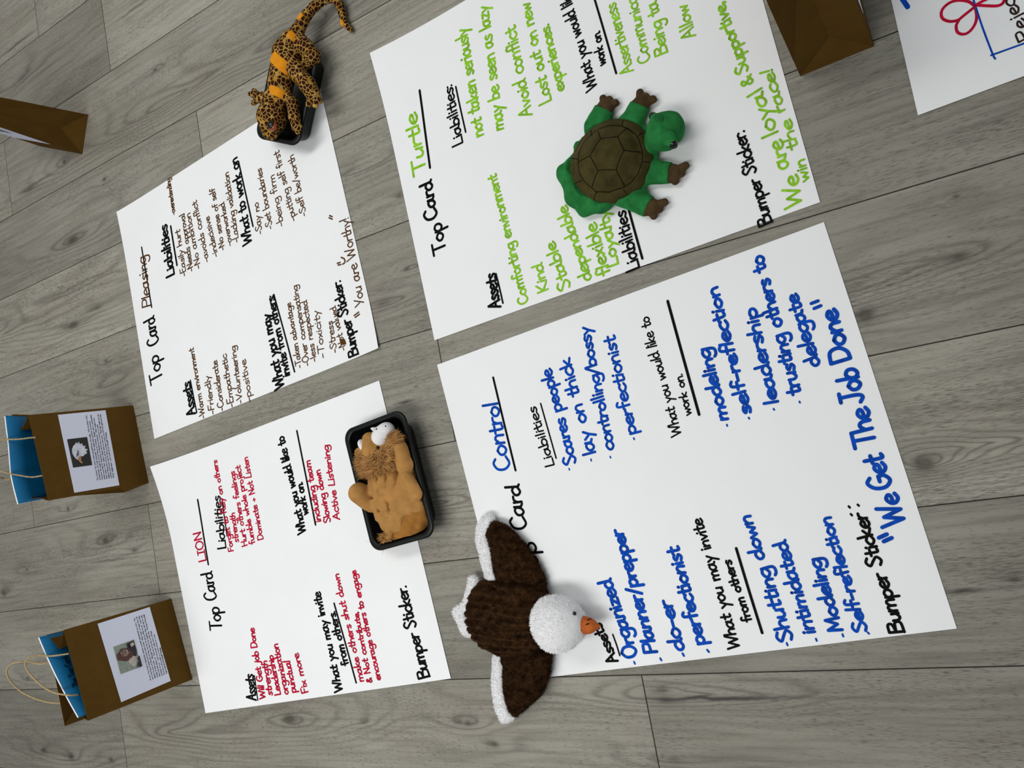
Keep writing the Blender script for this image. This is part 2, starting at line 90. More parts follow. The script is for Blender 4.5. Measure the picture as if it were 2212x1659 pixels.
L_HAIR1=[[[-0.9868,0.0618,0.082],[-1.0307,0.0651,0.072]],[[-0.9954,0.0572,0.082],[-1.0492,0.065,0.072]],[[-0.9978,0.0516,0.082],[-1.0559,0.0559,0.072]],[[-0.9987,0.0477,0.082],[-1.0546,0.0455,0.072]],[[-0.9995,0.0439,0.082],[-1.0543,0.0343,0.072]],[[-0.9982,0.0437,0.082],[-1.0517,0.0217,0.072]],[[-0.996,0.0424,0.082],[-1.0378,0.0186,0.072]],[[-0.9935,0.042,0.082],[-1.024,0.0162,0.072]],[[-0.991,0.0416,0.082],[-1.0056,0.0179,0.072]],[[-0.9859,0.0418,0.082],[-0.9909,0.0207,0.072]],[[-0.9806,0.0429,0.082],[-0.9754,0.0223,0.072]],[[-0.9777,0.0444,0.082],[-0.9596,0.0259,0.072]],[[-0.9769,0.0483,0.082],[-0.9554,0.0341,0.072]]]
L_HAIR2=[[[-0.9704,0.0513,0.083],[-0.9558,0.0404,0.076]],[[-0.9664,0.0585,0.083],[-0.9454,0.0545,0.076]],[[-0.9624,0.0658,0.083],[-0.9398,0.0693,0.076]],[[-0.9588,0.0711,0.083],[-0.9263,0.0749,0.076]],[[-0.9555,0.0745,0.083],[-0.9206,0.0808,0.076]],[[-0.9523,0.0779,0.083],[-0.9237,0.0872,0.076]],[[-0.9491,0.0813,0.083],[-0.9318,0.0955,0.076]],[[-0.9515,0.0817,0.083],[-0.9424,0.0984,0.076]],[[-0.9572,0.0787,0.083],[-0.9553,0.0908,0.076]]]
L_HAIR3=[[[-0.9888,0.0527,0.088],[-1.0128,0.06,0.082]],[[-0.9892,0.0508,0.088],[-1.0215,0.0494,0.082]],[[-0.9888,0.0467,0.088],[-1.0206,0.0352,0.082]],[[-0.9851,0.0462,0.088],[-1.0064,0.029,0.082]],[[-0.9798,0.0473,0.088],[-0.9887,0.0283,0.082]],[[-0.9761,0.0526,0.088],[-0.9712,0.0395,0.082]],[[-0.9753,0.0564,0.088],[-0.9672,0.0586,0.082]],[[-0.977,0.0607,0.088],[-0.9672,0.0704,0.082]]]
L_DOT=[[-0.9827,0.1092,0.081],[-0.9586,0.1109,0.081]]
L_RIM=[[-1.0914,0.1226,0.055],[-0.9272,0.1424,0.055],[-0.8977,-0.117,0.055],[-1.0646,-0.14,0.055]]
G_RIM=[[-1.1126,1.0148,0.05],[-0.9889,0.9486,0.05],[-1.0918,0.7566,0.05],[-1.2162,0.829,0.05]]
G_BODY=[[-1.107,0.8816,0.062],[-1.1001,0.9047,0.064],[-1.0815,0.937,0.064],[-1.0692,0.9636,0.062],[-1.0521,0.9858,0.06]]
G_HEAD=[[-1.1384,0.8393,0.066],[-1.1543,0.816,0.06],[-1.1343,0.8793,0.062]]
G_EYE=[[-1.1194,0.8065,0.096]]
G_TAIL=[[-1.0472,0.9911,0.058],[-1.0349,1.0104,0.052],[-1.0172,1.0321,0.045],[-0.9948,1.0494,0.038],[-0.9694,1.059,0.03],[-0.9481,1.0539,0.024],[-0.9405,1.0375,0.018],[-0.941,1.0196,0.014],[-0.9404,0.998,0.012],[-0.9286,0.978,0.01]]
G_ARMA=[[-1.1367,0.8883,0.058],[-1.1457,0.8903,0.066],[-1.1652,0.8983,0.066]]
G_FINA=[[-1.1812,0.9203,0.064],[-1.1959,0.9202,0.062],[-1.1901,0.8961,0.062]]
G_ARMB=[[-1.0881,0.8701,0.06],[-1.0782,0.8522,0.062],[-1.0788,0.8216,0.062],[-1.0773,0.7975,0.06]]
G_FINB=[[-1.0884,0.7958,0.058],[-1.0792,0.7846,0.058],[-1.0702,0.7932,0.058]]
G_LEGB=[[-1.0611,0.9334,0.062],[-1.0474,0.9069,0.064],[-1.0247,0.8704,0.066],[-1.0168,0.8469,0.062]]
G_FINC=[[-1.0389,0.8344,0.055],[-1.0212,0.8251,0.055],[-1.0076,0.8304,0.055]]
G_LEGC=[[-1.0348,0.9824,0.055],[-1.0217,0.9584,0.056],[-1.0091,0.9339,0.054],[-1.0257,0.9273,0.05]]
G_BANDPTS=[[-1.0921,0.9621,0.085],[-1.0501,0.9002,0.085],[-1.1133,0.8893,0.085],[-1.0633,0.8513,0.085],[-1.0377,0.9864,0.085],[-1.0186,0.956,0.085]]
BAG_E=[[[-1.8446,0.3232,0.0],[-1.8235,0.1113,0.0],[-1.928,0.1009,0.0],[-1.949,0.3128,0.0]],[[-1.8622,0.3101,0.262],[-1.8223,0.1003,0.262],[-1.8804,0.1128,0.2648],[-1.9254,0.3237,0.265]]]
BAG_E_V=[[-1.8925,0.2792,0.264],[-1.8521,0.1108,0.2634]]
BAG_L=[[[-1.7948,-0.1935,0.0],[-1.7553,-0.3984,0.0],[-1.8585,-0.4183,0.0],[-1.8979,-0.2133,0.0]],[[-1.8004,-0.196,0.275],[-1.7494,-0.3961,0.275],[-1.8405,-0.4087,0.275],[-1.8688,-0.2036,0.275]]]
BAG_L_V=[[-1.8262,-0.2376,0.274],[-1.7993,-0.3771,0.274]]
BAG_TL=[[[-2.1085,1.1516,0.0],[-1.9203,1.0586,0.0],[-1.8718,1.1566,0.0],[-2.0601,1.2496,0.0]],[[-2.1067,1.1703,0.27],[-1.9184,1.0773,0.27],[-1.8792,1.1267,0.27],[-2.0675,1.2196,0.27]]]
BAG_TR=[[[0.0266,0.5193,0.0],[0.0215,0.7292,0.0],[-0.0876,0.7266,0.0],[-0.0825,0.5167,0.0]],[[0.0076,0.5252,0.27],[0.0025,0.7351,0.27],[-0.0886,0.7271,0.27],[-0.0836,0.5172,0.27]]]
BAG_E_CARD=[[0.9652,0.7573],[0.0303,0.7455],[0.0292,0.2916],[0.9681,0.3118]]
BAG_E_PHOTO=[[0.6758,0.718],[0.3342,0.7149],[0.334,0.5254],[0.6776,0.5353]]
BAG_L_CARD=[[0.947,0.6996],[0.0391,0.7205],[0.0225,0.2284],[0.925,0.215]]
BAG_L_PHOTO=[[0.6565,0.6426],[0.3416,0.6442],[0.3324,0.449],[0.6536,0.448]]
H_E1=[[-1.8458,0.2541,0.258],[-1.8532,0.2549,0.27],[-1.8638,0.255,0.281],[-1.883,0.2581,0.302],[-1.8959,0.2587,0.313],[-1.9069,0.2488,0.326],[-1.9211,0.2262,0.33],[-1.9133,0.1996,0.328],[-1.8929,0.188,0.322],[-1.8793,0.1773,0.306],[-1.8668,0.1689,0.289],[-1.8532,0.1619,0.273],[-1.8332,0.1613,0.258]]
H_L1=[[-1.7934,-0.2491,0.271],[-1.8068,-0.2481,0.282],[-1.8185,-0.247,0.291],[-1.8335,-0.2448,0.298],[-1.8451,-0.2398,0.308],[-1.8536,-0.239,0.32],[-1.8606,-0.2447,0.328],[-1.8607,-0.2536,0.331],[-1.8579,-0.2688,0.328],[-1.8433,-0.289,0.323],[-1.8209,-0.3079,0.318],[-1.7927,-0.3211,0.313],[-1.7684,-0.3273,0.308],[-1.7576,-0.3326,0.298],[-1.7714,-0.3396,0.272]]
H_L2=[[-1.8885,-0.2714,0.25],[-1.893,-0.2689,0.262],[-1.9092,-0.269,0.272],[-1.9228,-0.2638,0.28],[-1.9334,-0.258,0.288],[-1.9436,-0.2553,0.298],[-1.958,-0.2545,0.306],[-1.9693,-0.2596,0.312],[-1.9773,-0.2705,0.314],[-1.9776,-0.2858,0.312],[-1.9737,-0.3025,0.306],[-1.9604,-0.3216,0.298],[-1.9383,-0.3363,0.29],[-1.9138,-0.3477,0.283],[-1.8946,-0.3543,0.277],[-1.877,-0.3591,0.27],[-1.8629,-0.3635,0.258]]
H_E2=[[-1.9646,0.2665,0.255],[-1.9559,0.268,0.27],[-1.9505,0.2658,0.285],[-1.9513,0.2608,0.3],[-1.9598,0.247,0.312],[-1.9684,0.2246,0.316],[-1.9697,0.2003,0.312],[-1.9676,0.1842,0.3],[-1.9692,0.1779,0.285],[-1.9716,0.1755,0.275],[-1.9663,0.1713,0.266],[-1.9604,0.1733,0.255]]
BK_E=[[-1.8985,0.3173,0.2937],[-1.8949,0.283,0.2955],[-1.8915,0.2505,0.297],[-1.8872,0.2103,0.3006],[-1.8836,0.1768,0.3034],[-1.8802,0.1416,0.3021],[-1.8769,0.1048,0.299]]
BK_E_LOW=[[-1.926,0.2937,0.004],[-1.9092,0.1242,0.004]]
BK_L_TXT=[[-1.7918,-0.3258,0.2749],[-1.8318,-0.2585,0.2698],[-1.8335,-0.2579,0.2568],[-1.7932,-0.3258,0.2622]]
BK_L=[[-1.8615,-0.203,0.2959],[-1.8435,-0.2336,0.2969],[-1.8264,-0.2627,0.297],[-1.8104,-0.2901,0.2965],[-1.7937,-0.3189,0.2953],[-1.775,-0.3513,0.293],[-1.7564,-0.3836,0.2897]]
BK_L_LOW=[[-1.8843,-0.2171,0.004],[-1.7792,-0.3966,0.004]]
KNOTS=[[-2.0144,0.8361,0.05,0.022,1,1],[-2.0625,0.5986,0.05,0.02,0.8,1],[-1.9413,0.6187,0.03,0.012,0.3,0.6],[-1.9355,0.4649,0.016,0.012,0.3,0.7],[-2.0765,0.4052,0.01,0.008,0.2,0.5],[-1.9356,0.4051,0.04,0.02,0.5,0.15],[-2.0399,-0.0182,0.03,0.022,0.6,0.9],[-1.9209,-0.0581,0.02,0.012,0.3,0.5],[-2.1954,0.0899,0.012,0.014,0.4,0.9],[-2.441,-0.0617,0.014,0.01,0.3,0.6],[-2.5804,-0.1233,0.02,0.02,0.3,0.7],[-2.5039,-0.3812,0.02,0.012,0.3,0.7],[-1.5745,1.1647,0.016,0.008,0.3,0.9],[-2.0065,1.0674,0.016,0.014,0.4,0.9],[-1.838,0.9557,0.012,0.009,0.3,0.8],[-1.0207,1.0428,0.05,0.03,0.9,0.6],[-1.4984,1.0655,0.13,0.03,1.5,0.05],[-2.1602,1.3909,0.05,0.02,0.5,0.4],[-2.1857,1.0465,0.06,0.014,0.4,0.6],[-1.1452,1.0585,0.06,0.03,0.8,0.5],[-1.4332,-0.4951,0.04,0.024,1.2,0.9],[-1.8314,-0.5284,0.09,0.03,1.4,0.1],[-1.2123,-0.4989,0.02,0.012,0.3,0.5],[-0.9576,-0.4972,0.02,0.014,0.3,0.6],[-2.4623,-0.5911,0.03,0.016,0.5,0.8],[-2.3269,-0.6058,0.03,0.02,0.5,0.8],[-2.1395,-0.608,0.024,0.014,0.4,0.8],[-0.5153,-0.4389,0.025,0.014,0.6,0.5],[-0.5125,-0.4579,0.03,0.012,0.3,0.8],[-0.8829,-0.5411,0.02,0.014,0.4,0.6],[-0.937,-0.5007,0.02,0.014,0.3,0.7],[-0.5194,-0.5594,0.03,0.014,0.5,0.5],[-0.0692,0.1204,0.024,0.022,0.5,1],[0.0684,0.1724,0.03,0.016,0.5,0.7],[0.0835,0.2592,0.012,0.007,0.2,0.7],[-0.0833,0.1678,0.07,0.026,1.2,0.3],[-0.0373,-0.1163,0.03,0.026,2.2,1],[0.0417,-0.2937,0.014,0.008,0.3,0.6],[-0.8828,0.5881,0.012,0.009,0.3,0.7],[-0.8949,0.4308,0.014,0.01,0.4,0.6],[-0.9507,0.677,0.05,0.012,0.6,0.1],[-0.9676,0.3758,0.05,0.024,1.2,0.4],[-0.9119,-0.0604,0.09,0.03,1.6,0.05],[-0.4591,-0.449,0.12,0.02,0.9,0.05],[-2.0146,0.6972,0.1,0.02,0.8,0.2],[-2.4115,0.6587,0.1,0.03,1.2,0.1],[0.0571,-0.1029,0.12,0.03,1.2,0.02]]
CRACKS=[[-0.4112,-0.456,0.1334,0.0035,1],[-0.0263,-0.3069,0.0195,0.0035,0.9],[-0.9592,0.1574,0.0228,0.0035,0.8],[-2.1672,1.4981,0.0929,0.0035,0.7],[-2.0488,-0.0723,0.0853,0.0035,0.6],[-2.1236,1.0549,0.0697,0.0035,0.5],[-1.6229,1.3577,0.0793,0.0035,0.6]]
SEAMS={-1: -2.0518, 0: -1.7516, 1: -2.2944, 2: -1.4472, 3: -1.4, 4: -1.25, 5: -0.8515, 6: -1.8397, 7: -1.3, 8: -0.5485, 9: -1.35}
SHEET_W, SHEET_H = 0.635, 0.762
PLANK_W, PLANK_Y0, PLANK_L = 0.235722, 1.47139, 1.524
rng = np.random.default_rng(7)
random.seed(11)


# ------------------------------------------------------------------ small helpers
def tag(o, label=None, cat=None, group=None, kind=None):
    if label: o['label'] = label
    if cat: o['category'] = cat
    if group: o['group'] = group
    if kind: o['kind'] = kind
    return o


def empty(name, loc, label, cat, group=None):
    o = bpy.data.objects.new(name, None)
    o.location = loc
    o.empty_display_size = 0.05
    COL.objects.link(o)
    tag(o, label, cat, group)
    bpy.context.view_layer.update()
    return o


def link(name, me, mats, parent=None, smooth=True):
    for m in (mats if isinstance(mats, (list, tuple)) else [mats]):
        me.materials.append(m)
    o = bpy.data.objects.new(name, me)
    COL.objects.link(o)
    if parent is not None:
        o.parent = parent
        o.matrix_parent_inverse = world_matrix(parent).inverted()
    if smooth:
        me.polygons.foreach_set('use_smooth', [True] * len(me.polygons))
    return o


def world_matrix(o):
    m = o.matrix_basis.copy()
    while o.parent is not None:
        m = o.parent.matrix_basis @ o.matrix_parent_inverse @ m if False else world_matrix(o.parent) @ o.matrix_parent_inverse @ m
        break
    return m


def mesh(name, V, Fc, mats, parent=None, smooth=True):
    me = bpy.data.meshes.new(name)
    V = np.asarray(V, float)
    me.from_pydata([tuple(v) for v in V], [], [tuple(int(i) for i in f) for f in Fc])
    me.update()
    return link(name, me, mats, parent, smooth)


def quads_mesh(name, V, Q, mats, parent=None, smooth=True):
    """fast path: an (n,3) and an (m,4) array"""
    me = bpy.data.meshes.new(name)
    V = np.ascontiguousarray(V, np.float32); Q = np.ascontiguousarray(Q, np.int32)
    me.vertices.add(len(V)); me.vertices.foreach_set('co', V.ravel())
    me.loops.add(Q.size); me.loops.foreach_set('vertex_index', Q.ravel())
    me.polygons.add(len(Q))
    me.polygons.foreach_set('loop_start', np.arange(0, Q.size, 4, dtype=np.int32))
    me.update(calc_edges=True)
    me.validate()
    return link(name, me, mats, parent, smooth)


# ------------------------------------------------------------------ materials
class NT:
    """tiny node-tree writer"""
    def __init__(self, name):
        self.m = bpy.data.materials.new(name)
        self.m.use_nodes = True
        self.t = self.m.node_tree
        self.b = self.t.nodes['Principled BSDF']

    def n(self, kind, **props):
        nd = self.t.nodes.new(kind)
        for k, v in props.items():
            setattr(nd, k, v)
        return nd

    def put(self, sock, val):
        if hasattr(val, 'is_output'):
            self.t.links.new(val, sock)
        else:
            sock.default_value = val

    def math(self, op, a, b=None, c=None, clamp=False):
        nd = self.n('ShaderNodeMath', operation=op, use_clamp=clamp)
        self.put(nd.inputs[0], a)
        if b is not None: self.put(nd.inputs[1], b)
        if c is not None: self.put(nd.inputs[2], c)
        return nd.outputs[0]

    def vec(self, op, a, b=None, scale=None):
        nd = self.n('ShaderNodeVectorMath', operation=op)
        self.put(nd.inputs[0], a)
        if b is not None: self.put(nd.inputs[1], b)
        if scale is not None: self.put(nd.inputs['Scale'], scale)
        return nd.outputs['Value'] if op in ('DOT_PRODUCT', 'LENGTH', 'DISTANCE') else nd.outputs[0]

    def noise(self, co, scale, detail=3, rough=0.5, dist=0.0):
        nd = self.n('ShaderNodeTexNoise')
        self.put(nd.inputs['Vector'], co)
        nd.inputs['Scale'].default_value = scale
        nd.inputs['Detail'].default_value = detail
        nd.inputs['Roughness'].default_value = rough
        nd.inputs['Distortion'].default_value = dist
        return nd.outputs['Fac']

    def ramp(self, fac, stops, interp='LINEAR'):
        nd = self.n('ShaderNodeValToRGB')
        nd.color_ramp.interpolation = interp
        e = nd.color_ramp.elements
        while len(e) < len(stops): e.new(0.5)
        for el, (p, c) in zip(e, stops):
            el.position = p
            el.color = (c[0], c[1], c[2], 1) if hasattr(c, '__len__') else (c, c, c, 1)
        self.put(nd.inputs[0], fac)
        return nd.outputs[0]

    def mix(self, fac, a, b, mode='MIX'):
        nd = self.n('ShaderNodeMix', data_type='RGBA', blend_type=mode)
        self.put(nd.inputs[0], fac)
        self.put(nd.inputs[6], a if hasattr(a, 'is_output') else (*a, 1))
        self.put(nd.inputs[7], b if hasattr(b, 'is_output') else (*b, 1))
        return nd.outputs[2]

    def bump(self, h, strength, dist):
        nd = self.n('ShaderNodeBump')
        nd.inputs['Strength'].default_value = strength
        nd.inputs['Distance'].default_value = dist
        self.put(nd.inputs['Height'], h)
        self.t.links.new(nd.outputs[0], self.b.inputs['Normal'])

    def geo(self):
        return self.n('ShaderNodeNewGeometry').outputs['Position']


def simple(name, color, rough=0.6, var=0.0, vscale=40.0, bump=0.0, bscale=300.0, sheen=0.0, spec=0.5, stretch=None):
    k = NT(name)
    k.b.inputs['Roughness'].default_value = rough
    k.b.inputs['Specular IOR Level'].default_value = spec
    k.b.inputs['Base Color'].default_value = (*color, 1)
    p = k.geo()
    if stretch: p = k.vec('MULTIPLY', p, stretch)
    if var:
        f = k.noise(p, vscale, 4, 0.6)
        lo = tuple(c * (1 - var) for c in color); hi = tuple(min(1, c * (1 + var)) for c in color)
        k.put(k.b.inputs['Base Color'], k.ramp(f, [(0.3, lo), (0.7, hi)]))
    if bump:
        k.bump(k.noise(p, bscale, 3, 0.6), bump, 0.002)
    if sheen:
        k.b.inputs['Sheen Weight'].default_value = sheen
        k.b.inputs['Sheen Roughness'].default_value = 0.5
        k.b.inputs['Sheen Tint'].default_value = (*[min(1, c * 3 + 0.05) for c in color], 1)
    return k.m


def wood():
    k = NT('grey_oak_planks')
    co = k.n('ShaderNodeNewGeometry').outputs['Position']
    uv = k.n('ShaderNodeUVMap', uv_map='plank').outputs[0]
    sx = k.n('ShaderNodeSeparateXYZ'); k.put(sx.inputs[0], uv)
    seed, tone = sx.outputs[0], sx.outputs[1]
    off = k.n('ShaderNodeCombineXYZ')
    k.put(off.inputs[0], k.math('MULTIPLY', seed, 17.0)); k.put(off.inputs[2], k.math('MULTIPLY', seed, 31.0))
    p = k.vec('ADD', co, off.outputs[0])
    warp = k.noise(k.vec('MULTIPLY', p, (1.6, 5.0, 1.0)), 1.0, 2, 0.5)
    # knots: broad mounds bend the grain, tight cores are dark
    H = None; dark = None; near = None
    wn = k.n('ShaderNodeTexNoise'); k.put(wn.inputs['Vector'], k.vec('MULTIPLY', p, (6.0, 22.0, 1.0))); wn.inputs['Scale'].default_value = 1.0
    cow = k.vec('ADD', co, k.vec('MULTIPLY', k.vec('SUBTRACT', wn.outputs['Color'], (0.5, 0.5, 0.5)), (0.10, 0.016, 0)))
    for (x, y, lx, wy, amp, dk) in KNOTS:
        d = k.vec('MULTIPLY', k.vec('SUBTRACT', co, (x, y, 0)), (1 / (lx * 1.7), 1 / (wy * 1.5), 0))
        g = k.math('POWER', 2.718, k.math('MULTIPLY', k.vec('DOT_PRODUCT', d, d), -1.0))
        dd = k.vec('MULTIPLY', k.vec('SUBTRACT', cow, (x, y, 0)), (1 / (lx * 4.0), 1 / (wy * 1.6), 0))
        g2 = k.math('POWER', 2.718, k.math('MULTIPLY', k.vec('LENGTH', dd), -1.2))
        a = k.math('MULTIPLY', g2, amp)
        H = a if H is None else k.math('ADD', H, a)
        if dk > 0.15:
            c = k.math('MULTIPLY', k.math('ADD', k.math('MULTIPLY', k.math('POWER', g, 5.0), 0.55), k.math('MULTIPLY', k.math('POWER', g, 16.0), 0.6)), dk)
            dark = c if dark is None else k.math('MAXIMUM', dark, c)
            halo = k.math('MULTIPLY', g, dk * 0.55)
            dark = k.math('MAXIMUM', dark, k.math('MULTIPLY', halo, halo))
        near = g2 if near is None else k.math('MAXIMUM', near, g2)
    sep = k.n('ShaderNodeSeparateXYZ'); k.put(sep.inputs[0], p)
    v = k.math('MULTIPLY', sep.outputs[1], 34.0)
    h = k.math('ADD', k.math('ADD', v, k.math('MULTIPLY', warp, 9.0)), k.math('MULTIPLY', H, 4.2))
    fine = k.noise(k.vec('MULTIPLY', p, (9.0, 90.0, 1.0)), 1.0, 3, 0.6)
    h = k.math('ADD', h, k.math('MULTIPLY', fine, 0.5))
    ring = k.math('SINE', k.math('MULTIPLY', h, 6.2832 * 0.9))
    ring = k.math('POWER', k.math('MULTIPLY_ADD', ring, 0.5, 0.5), 3.0)
    # broad tonal drift, streaks and short dark pores
    drift = k.noise(k.vec('MULTIPLY', p, (1.8, 7.0, 1.0)), 1.0, 3, 0.55)
    streak = k.noise(k.vec('MULTIPLY', p, (5.0, 120.0, 1.0)), 1.0, 4, 0.65)
    pore = k.math('ADD', k.noise(k.vec('MULTIPLY', p, (75.0, 1150.0, 1.0)), 1.0, 2, 0.5), k.math('MULTIPLY', k.math('SUBTRACT', k.noise(k.vec('MULTIPLY', p, (4.0, 16.0, 1.0)), 1.0, 2, 0.5), 0.5), 0.30))
    blotch = k.noise(p, 5.0, 4, 0.6)
    base = k.ramp(drift, [(0.25, (0.205, 0.195, 0.158)), (0.5, (0.278, 0.265, 0.220)), (0.78, (0.345, 0.330, 0.282))])
    base = k.mix(k.math('MULTIPLY', k.ramp(blotch, [(0.45, 0), (0.75, 1)]), 0.45), base, (0.250, 0.212, 0.178))
    base = k.mix(1.0, base, k.ramp(streak, [(0.25, 0.66), (0.5, 0.98), (0.75, 1.12)]), 'MULTIPLY')
    ringmask = k.math('MULTIPLY', ring, k.math('MULTIPLY_ADD', near, 0.68, 0.12, True))
    base = k.mix(ringmask, base, (0.10, 0.088, 0.072))
    base = k.mix(k.ramp(pore, [(0.58, 0), (0.66, 0.72)]), base, (0.075, 0.066, 0.054))
    base = k.mix(k.math('MINIMUM', dark, 0.85), base, (0.055, 0.047, 0.038))
    crack = None
    cw = k.math('MULTIPLY', k.math('SUBTRACT', k.noise(k.vec('MULTIPLY', p, (22.0, 1.0, 1.0)), 1.0, 2), 0.5), 0.012)
    cwv = k.n('ShaderNodeCombineXYZ'); k.put(cwv.inputs[1], cw)
    cco = k.vec('ADD', co, cwv.outputs[0])
    for (x, y, l, w, s) in CRACKS:
        d = k.vec('MULTIPLY', k.vec('SUBTRACT', cco, (x, y, 0)), (1 / l, 1 / w, 0))
        g = k.math('MULTIPLY', k.math('POWER', 2.718, k.math('MULTIPLY', k.vec('DOT_PRODUCT', d, d), -1.0)), s)
        crack = g if crack is None else k.math('MAXIMUM', crack, g)
    base = k.mix(k.math('MINIMUM', crack, 0.9), base, (0.03, 0.026, 0.022))
    t = k.math('MULTIPLY_ADD', tone, 0.34, 0.80)
    tc = k.n('ShaderNodeCombineColor')
    for i in range(3): k.put(tc.inputs[i], t)
    base = k.mix(1.0, base, tc.outputs[0], 'MULTIPLY')
    k.put(k.b.inputs['Base Color'], base)
    k.b.inputs['Roughness'].default_value = 0.55
    k.b.inputs['Specular IOR Level'].default_value = 0.3
    k.bump(k.math('SUBTRACT', streak, k.math('MULTIPLY', pore, 0.7)), 0.25, 0.0015)
    return k.m


MAT = {}
MAT['wood'] = wood()
MAT['groove'] = simple('plank_groove', (0.020, 0.017, 0.014), 0.9)
MAT['paper'] = simple('white_chart_paper', (0.85, 0.865, 0.87), 0.75, 0.015, 9, 0.05, 500, spec=0.25)
INK = dict(black=(0.004, 0.004, 0.004), blue=(0.003, 0.062, 0.42), red=(0.47, 0.006, 0.035), green=(0.235, 0.53, 0.022),
           brown=(0.088, 0.036, 0.010), darkbrown=(0.030, 0.016, 0.013))
for c_, v_ in INK.items():
    MAT['ink_' + c_] = simple('ink_' + c_, v_, 0.7, 0.28 if c_ != 'black' else 0.2, 60, spec=0.06)
MAT['kraft'] = simple('kraft_paper', (0.108, 0.056, 0.011), 0.85, 0.07, 30, 0.12, 500, spec=0.05)
MAT['kraft_in'] = simple('kraft_twine', (0.42, 0.30, 0.15), 0.85, 0.2, 200, 0.5, 900)
MAT['card'] = simple('white_card_shade_tint', (0.74, 0.77, 0.92), 0.7, spec=0.25)  # white card; the blue cast of shade is mixed into its colour
MAT['print'] = simple('black_print', (0.012, 0.012, 0.02), 0.7)
MAT['book'] = simple('blue_cover', (0.001, 0.125, 0.29), 0.5, 0.12, 14, spec=0.3)
MAT['bookink'] = simple('navy_print', (0.004, 0.02, 0.06), 0.5)
MAT['pages'] = simple('page_edges', (0.78, 0.79, 0.82), 0.8, 0.08, 700)
MAT['plastic'] = simple('black_plastic', (0.003, 0.004, 0.004), 0.38, bump=0.03, bscale=700, spec=0.22)
MAT['green'] = simple('green_plush', (0.018, 0.165, 0.040), 0.9, 0.32, 55, 0.5, 420, sheen=0.25, spec=0.1)
MAT['shell'] = simple('olive_plush', (0.052, 0.042, 0.012), 0.9, 0.34, 42, 0.5, 420, sheen=0.2, spec=0.1)
MAT['paw'] = simple('brown_plush', (0.070, 0.042, 0.018), 0.9, 0.3, 60, 0.5, 420, sheen=0.2, spec=0.1)
MAT['stitch'] = simple('black_thread', (0.003, 0.004, 0.003), 0.9, spec=0.05)
MAT['gloss'] = simple('gloss_black', (0.004, 0.004, 0.004), 0.08)
MAT['fleece'] = simple('brown_fleece', (0.036, 0.016, 0.006), 0.9, 0.75, 75, 0.6, 300, sheen=0.1, spec=0.05)
MAT['white'] = simple('white_fur', (0.93, 0.93, 0.94), 0.9, 0.04, 90, 0.2, 400, spec=0.05)
_t = MAT['white'].node_tree; _o = _t.nodes['Material Output']; _p = _t.nodes['Principled BSDF']
_tr = _t.nodes.new('ShaderNodeBsdfTranslucent'); _tr.inputs[0].default_value = (0.95, 0.95, 0.96, 1)
_mx = _t.nodes.new('ShaderNodeMixShader'); _mx.inputs[0].default_value = 0.18
_t.links.new(_p.outputs[0], _mx.inputs[1]); _t.links.new(_tr.outputs[0], _mx.inputs[2]); _t.links.new(_mx.outputs[0], _o.inputs['Surface'])
MAT['beak'] = simple('orange_felt', (0.52, 0.115, 0.012), 0.85, 0.15, 120, 0.4, 500)
MAT['tan'] = simple('tan_plush', (0.405, 0.205, 0.062), 0.9, 0.16, 45, 0.45, 420, sheen=0.25, spec=0.1)
MAT['tan2'] = simple('golden_plush', (0.33, 0.145, 0.030), 0.9, 0.2, 60, 0.45, 420, sheen=0.25, spec=0.1)
MAT['mane'] = simple('golden_mane', (0.42, 0.21, 0.065), 0.7, 0.35, 130, spec=0.3)
MAT['band'] = simple('orange_plush', (0.72, 0.27, 0.012), 0.9, 0.1, 70, 0.4, 420, sheen=0.1, spec=0.1)
MAT['iris'] = simple('amber_ring', (0.28, 0.06, 0.012), 0.2)


def leopard():
    k = NT('spotted_plush')
    p = k.geo()
    w = k.n('ShaderNodeTexNoise'); k.put(w.inputs['Vector'], p); w.inputs['Scale'].default_value = 60
    p2 = k.vec('ADD', p, k.vec('SCALE', k.vec('SUBTRACT', w.outputs['Color'], (0.5, 0.5, 0.5)), scale=0.006))
    vo = k.n('ShaderNodeTexVoronoi', feature='DISTANCE_TO_EDGE')
    k.put(vo.inputs['Vector'], p2); vo.inputs['Scale'].default_value = 112
    vf = k.n('ShaderNodeTexVoronoi', feature='F1'); k.put(vf.inputs['Vector'], p2); vf.inputs['Scale'].default_value = 112
    gold = k.ramp(k.noise(p, 45, 3), [(0.3, (0.32, 0.165, 0.020)), (0.7, (0.50, 0.31, 0.080))])
    f = k.math('MULTIPLY', k.ramp(vo.outputs['Distance'], [(0.055, 0), (0.095, 1)]), k.ramp(vf.outputs['Distance'], [(0.66, 1), (0.76, 0)]))
    k.put(k.b.inputs['Base Color'], k.mix(f, gold, (0.030, 0.007, 0.004)))
    k.b.inputs['Roughness'].default_value = 0.9
    k.b.inputs['Specular IOR Level'].default_value = 0.1
    k.bump(k.noise(p, 450, 2), 0.4, 0.002)
    return k.m


MAT['leopard'] = leopard()


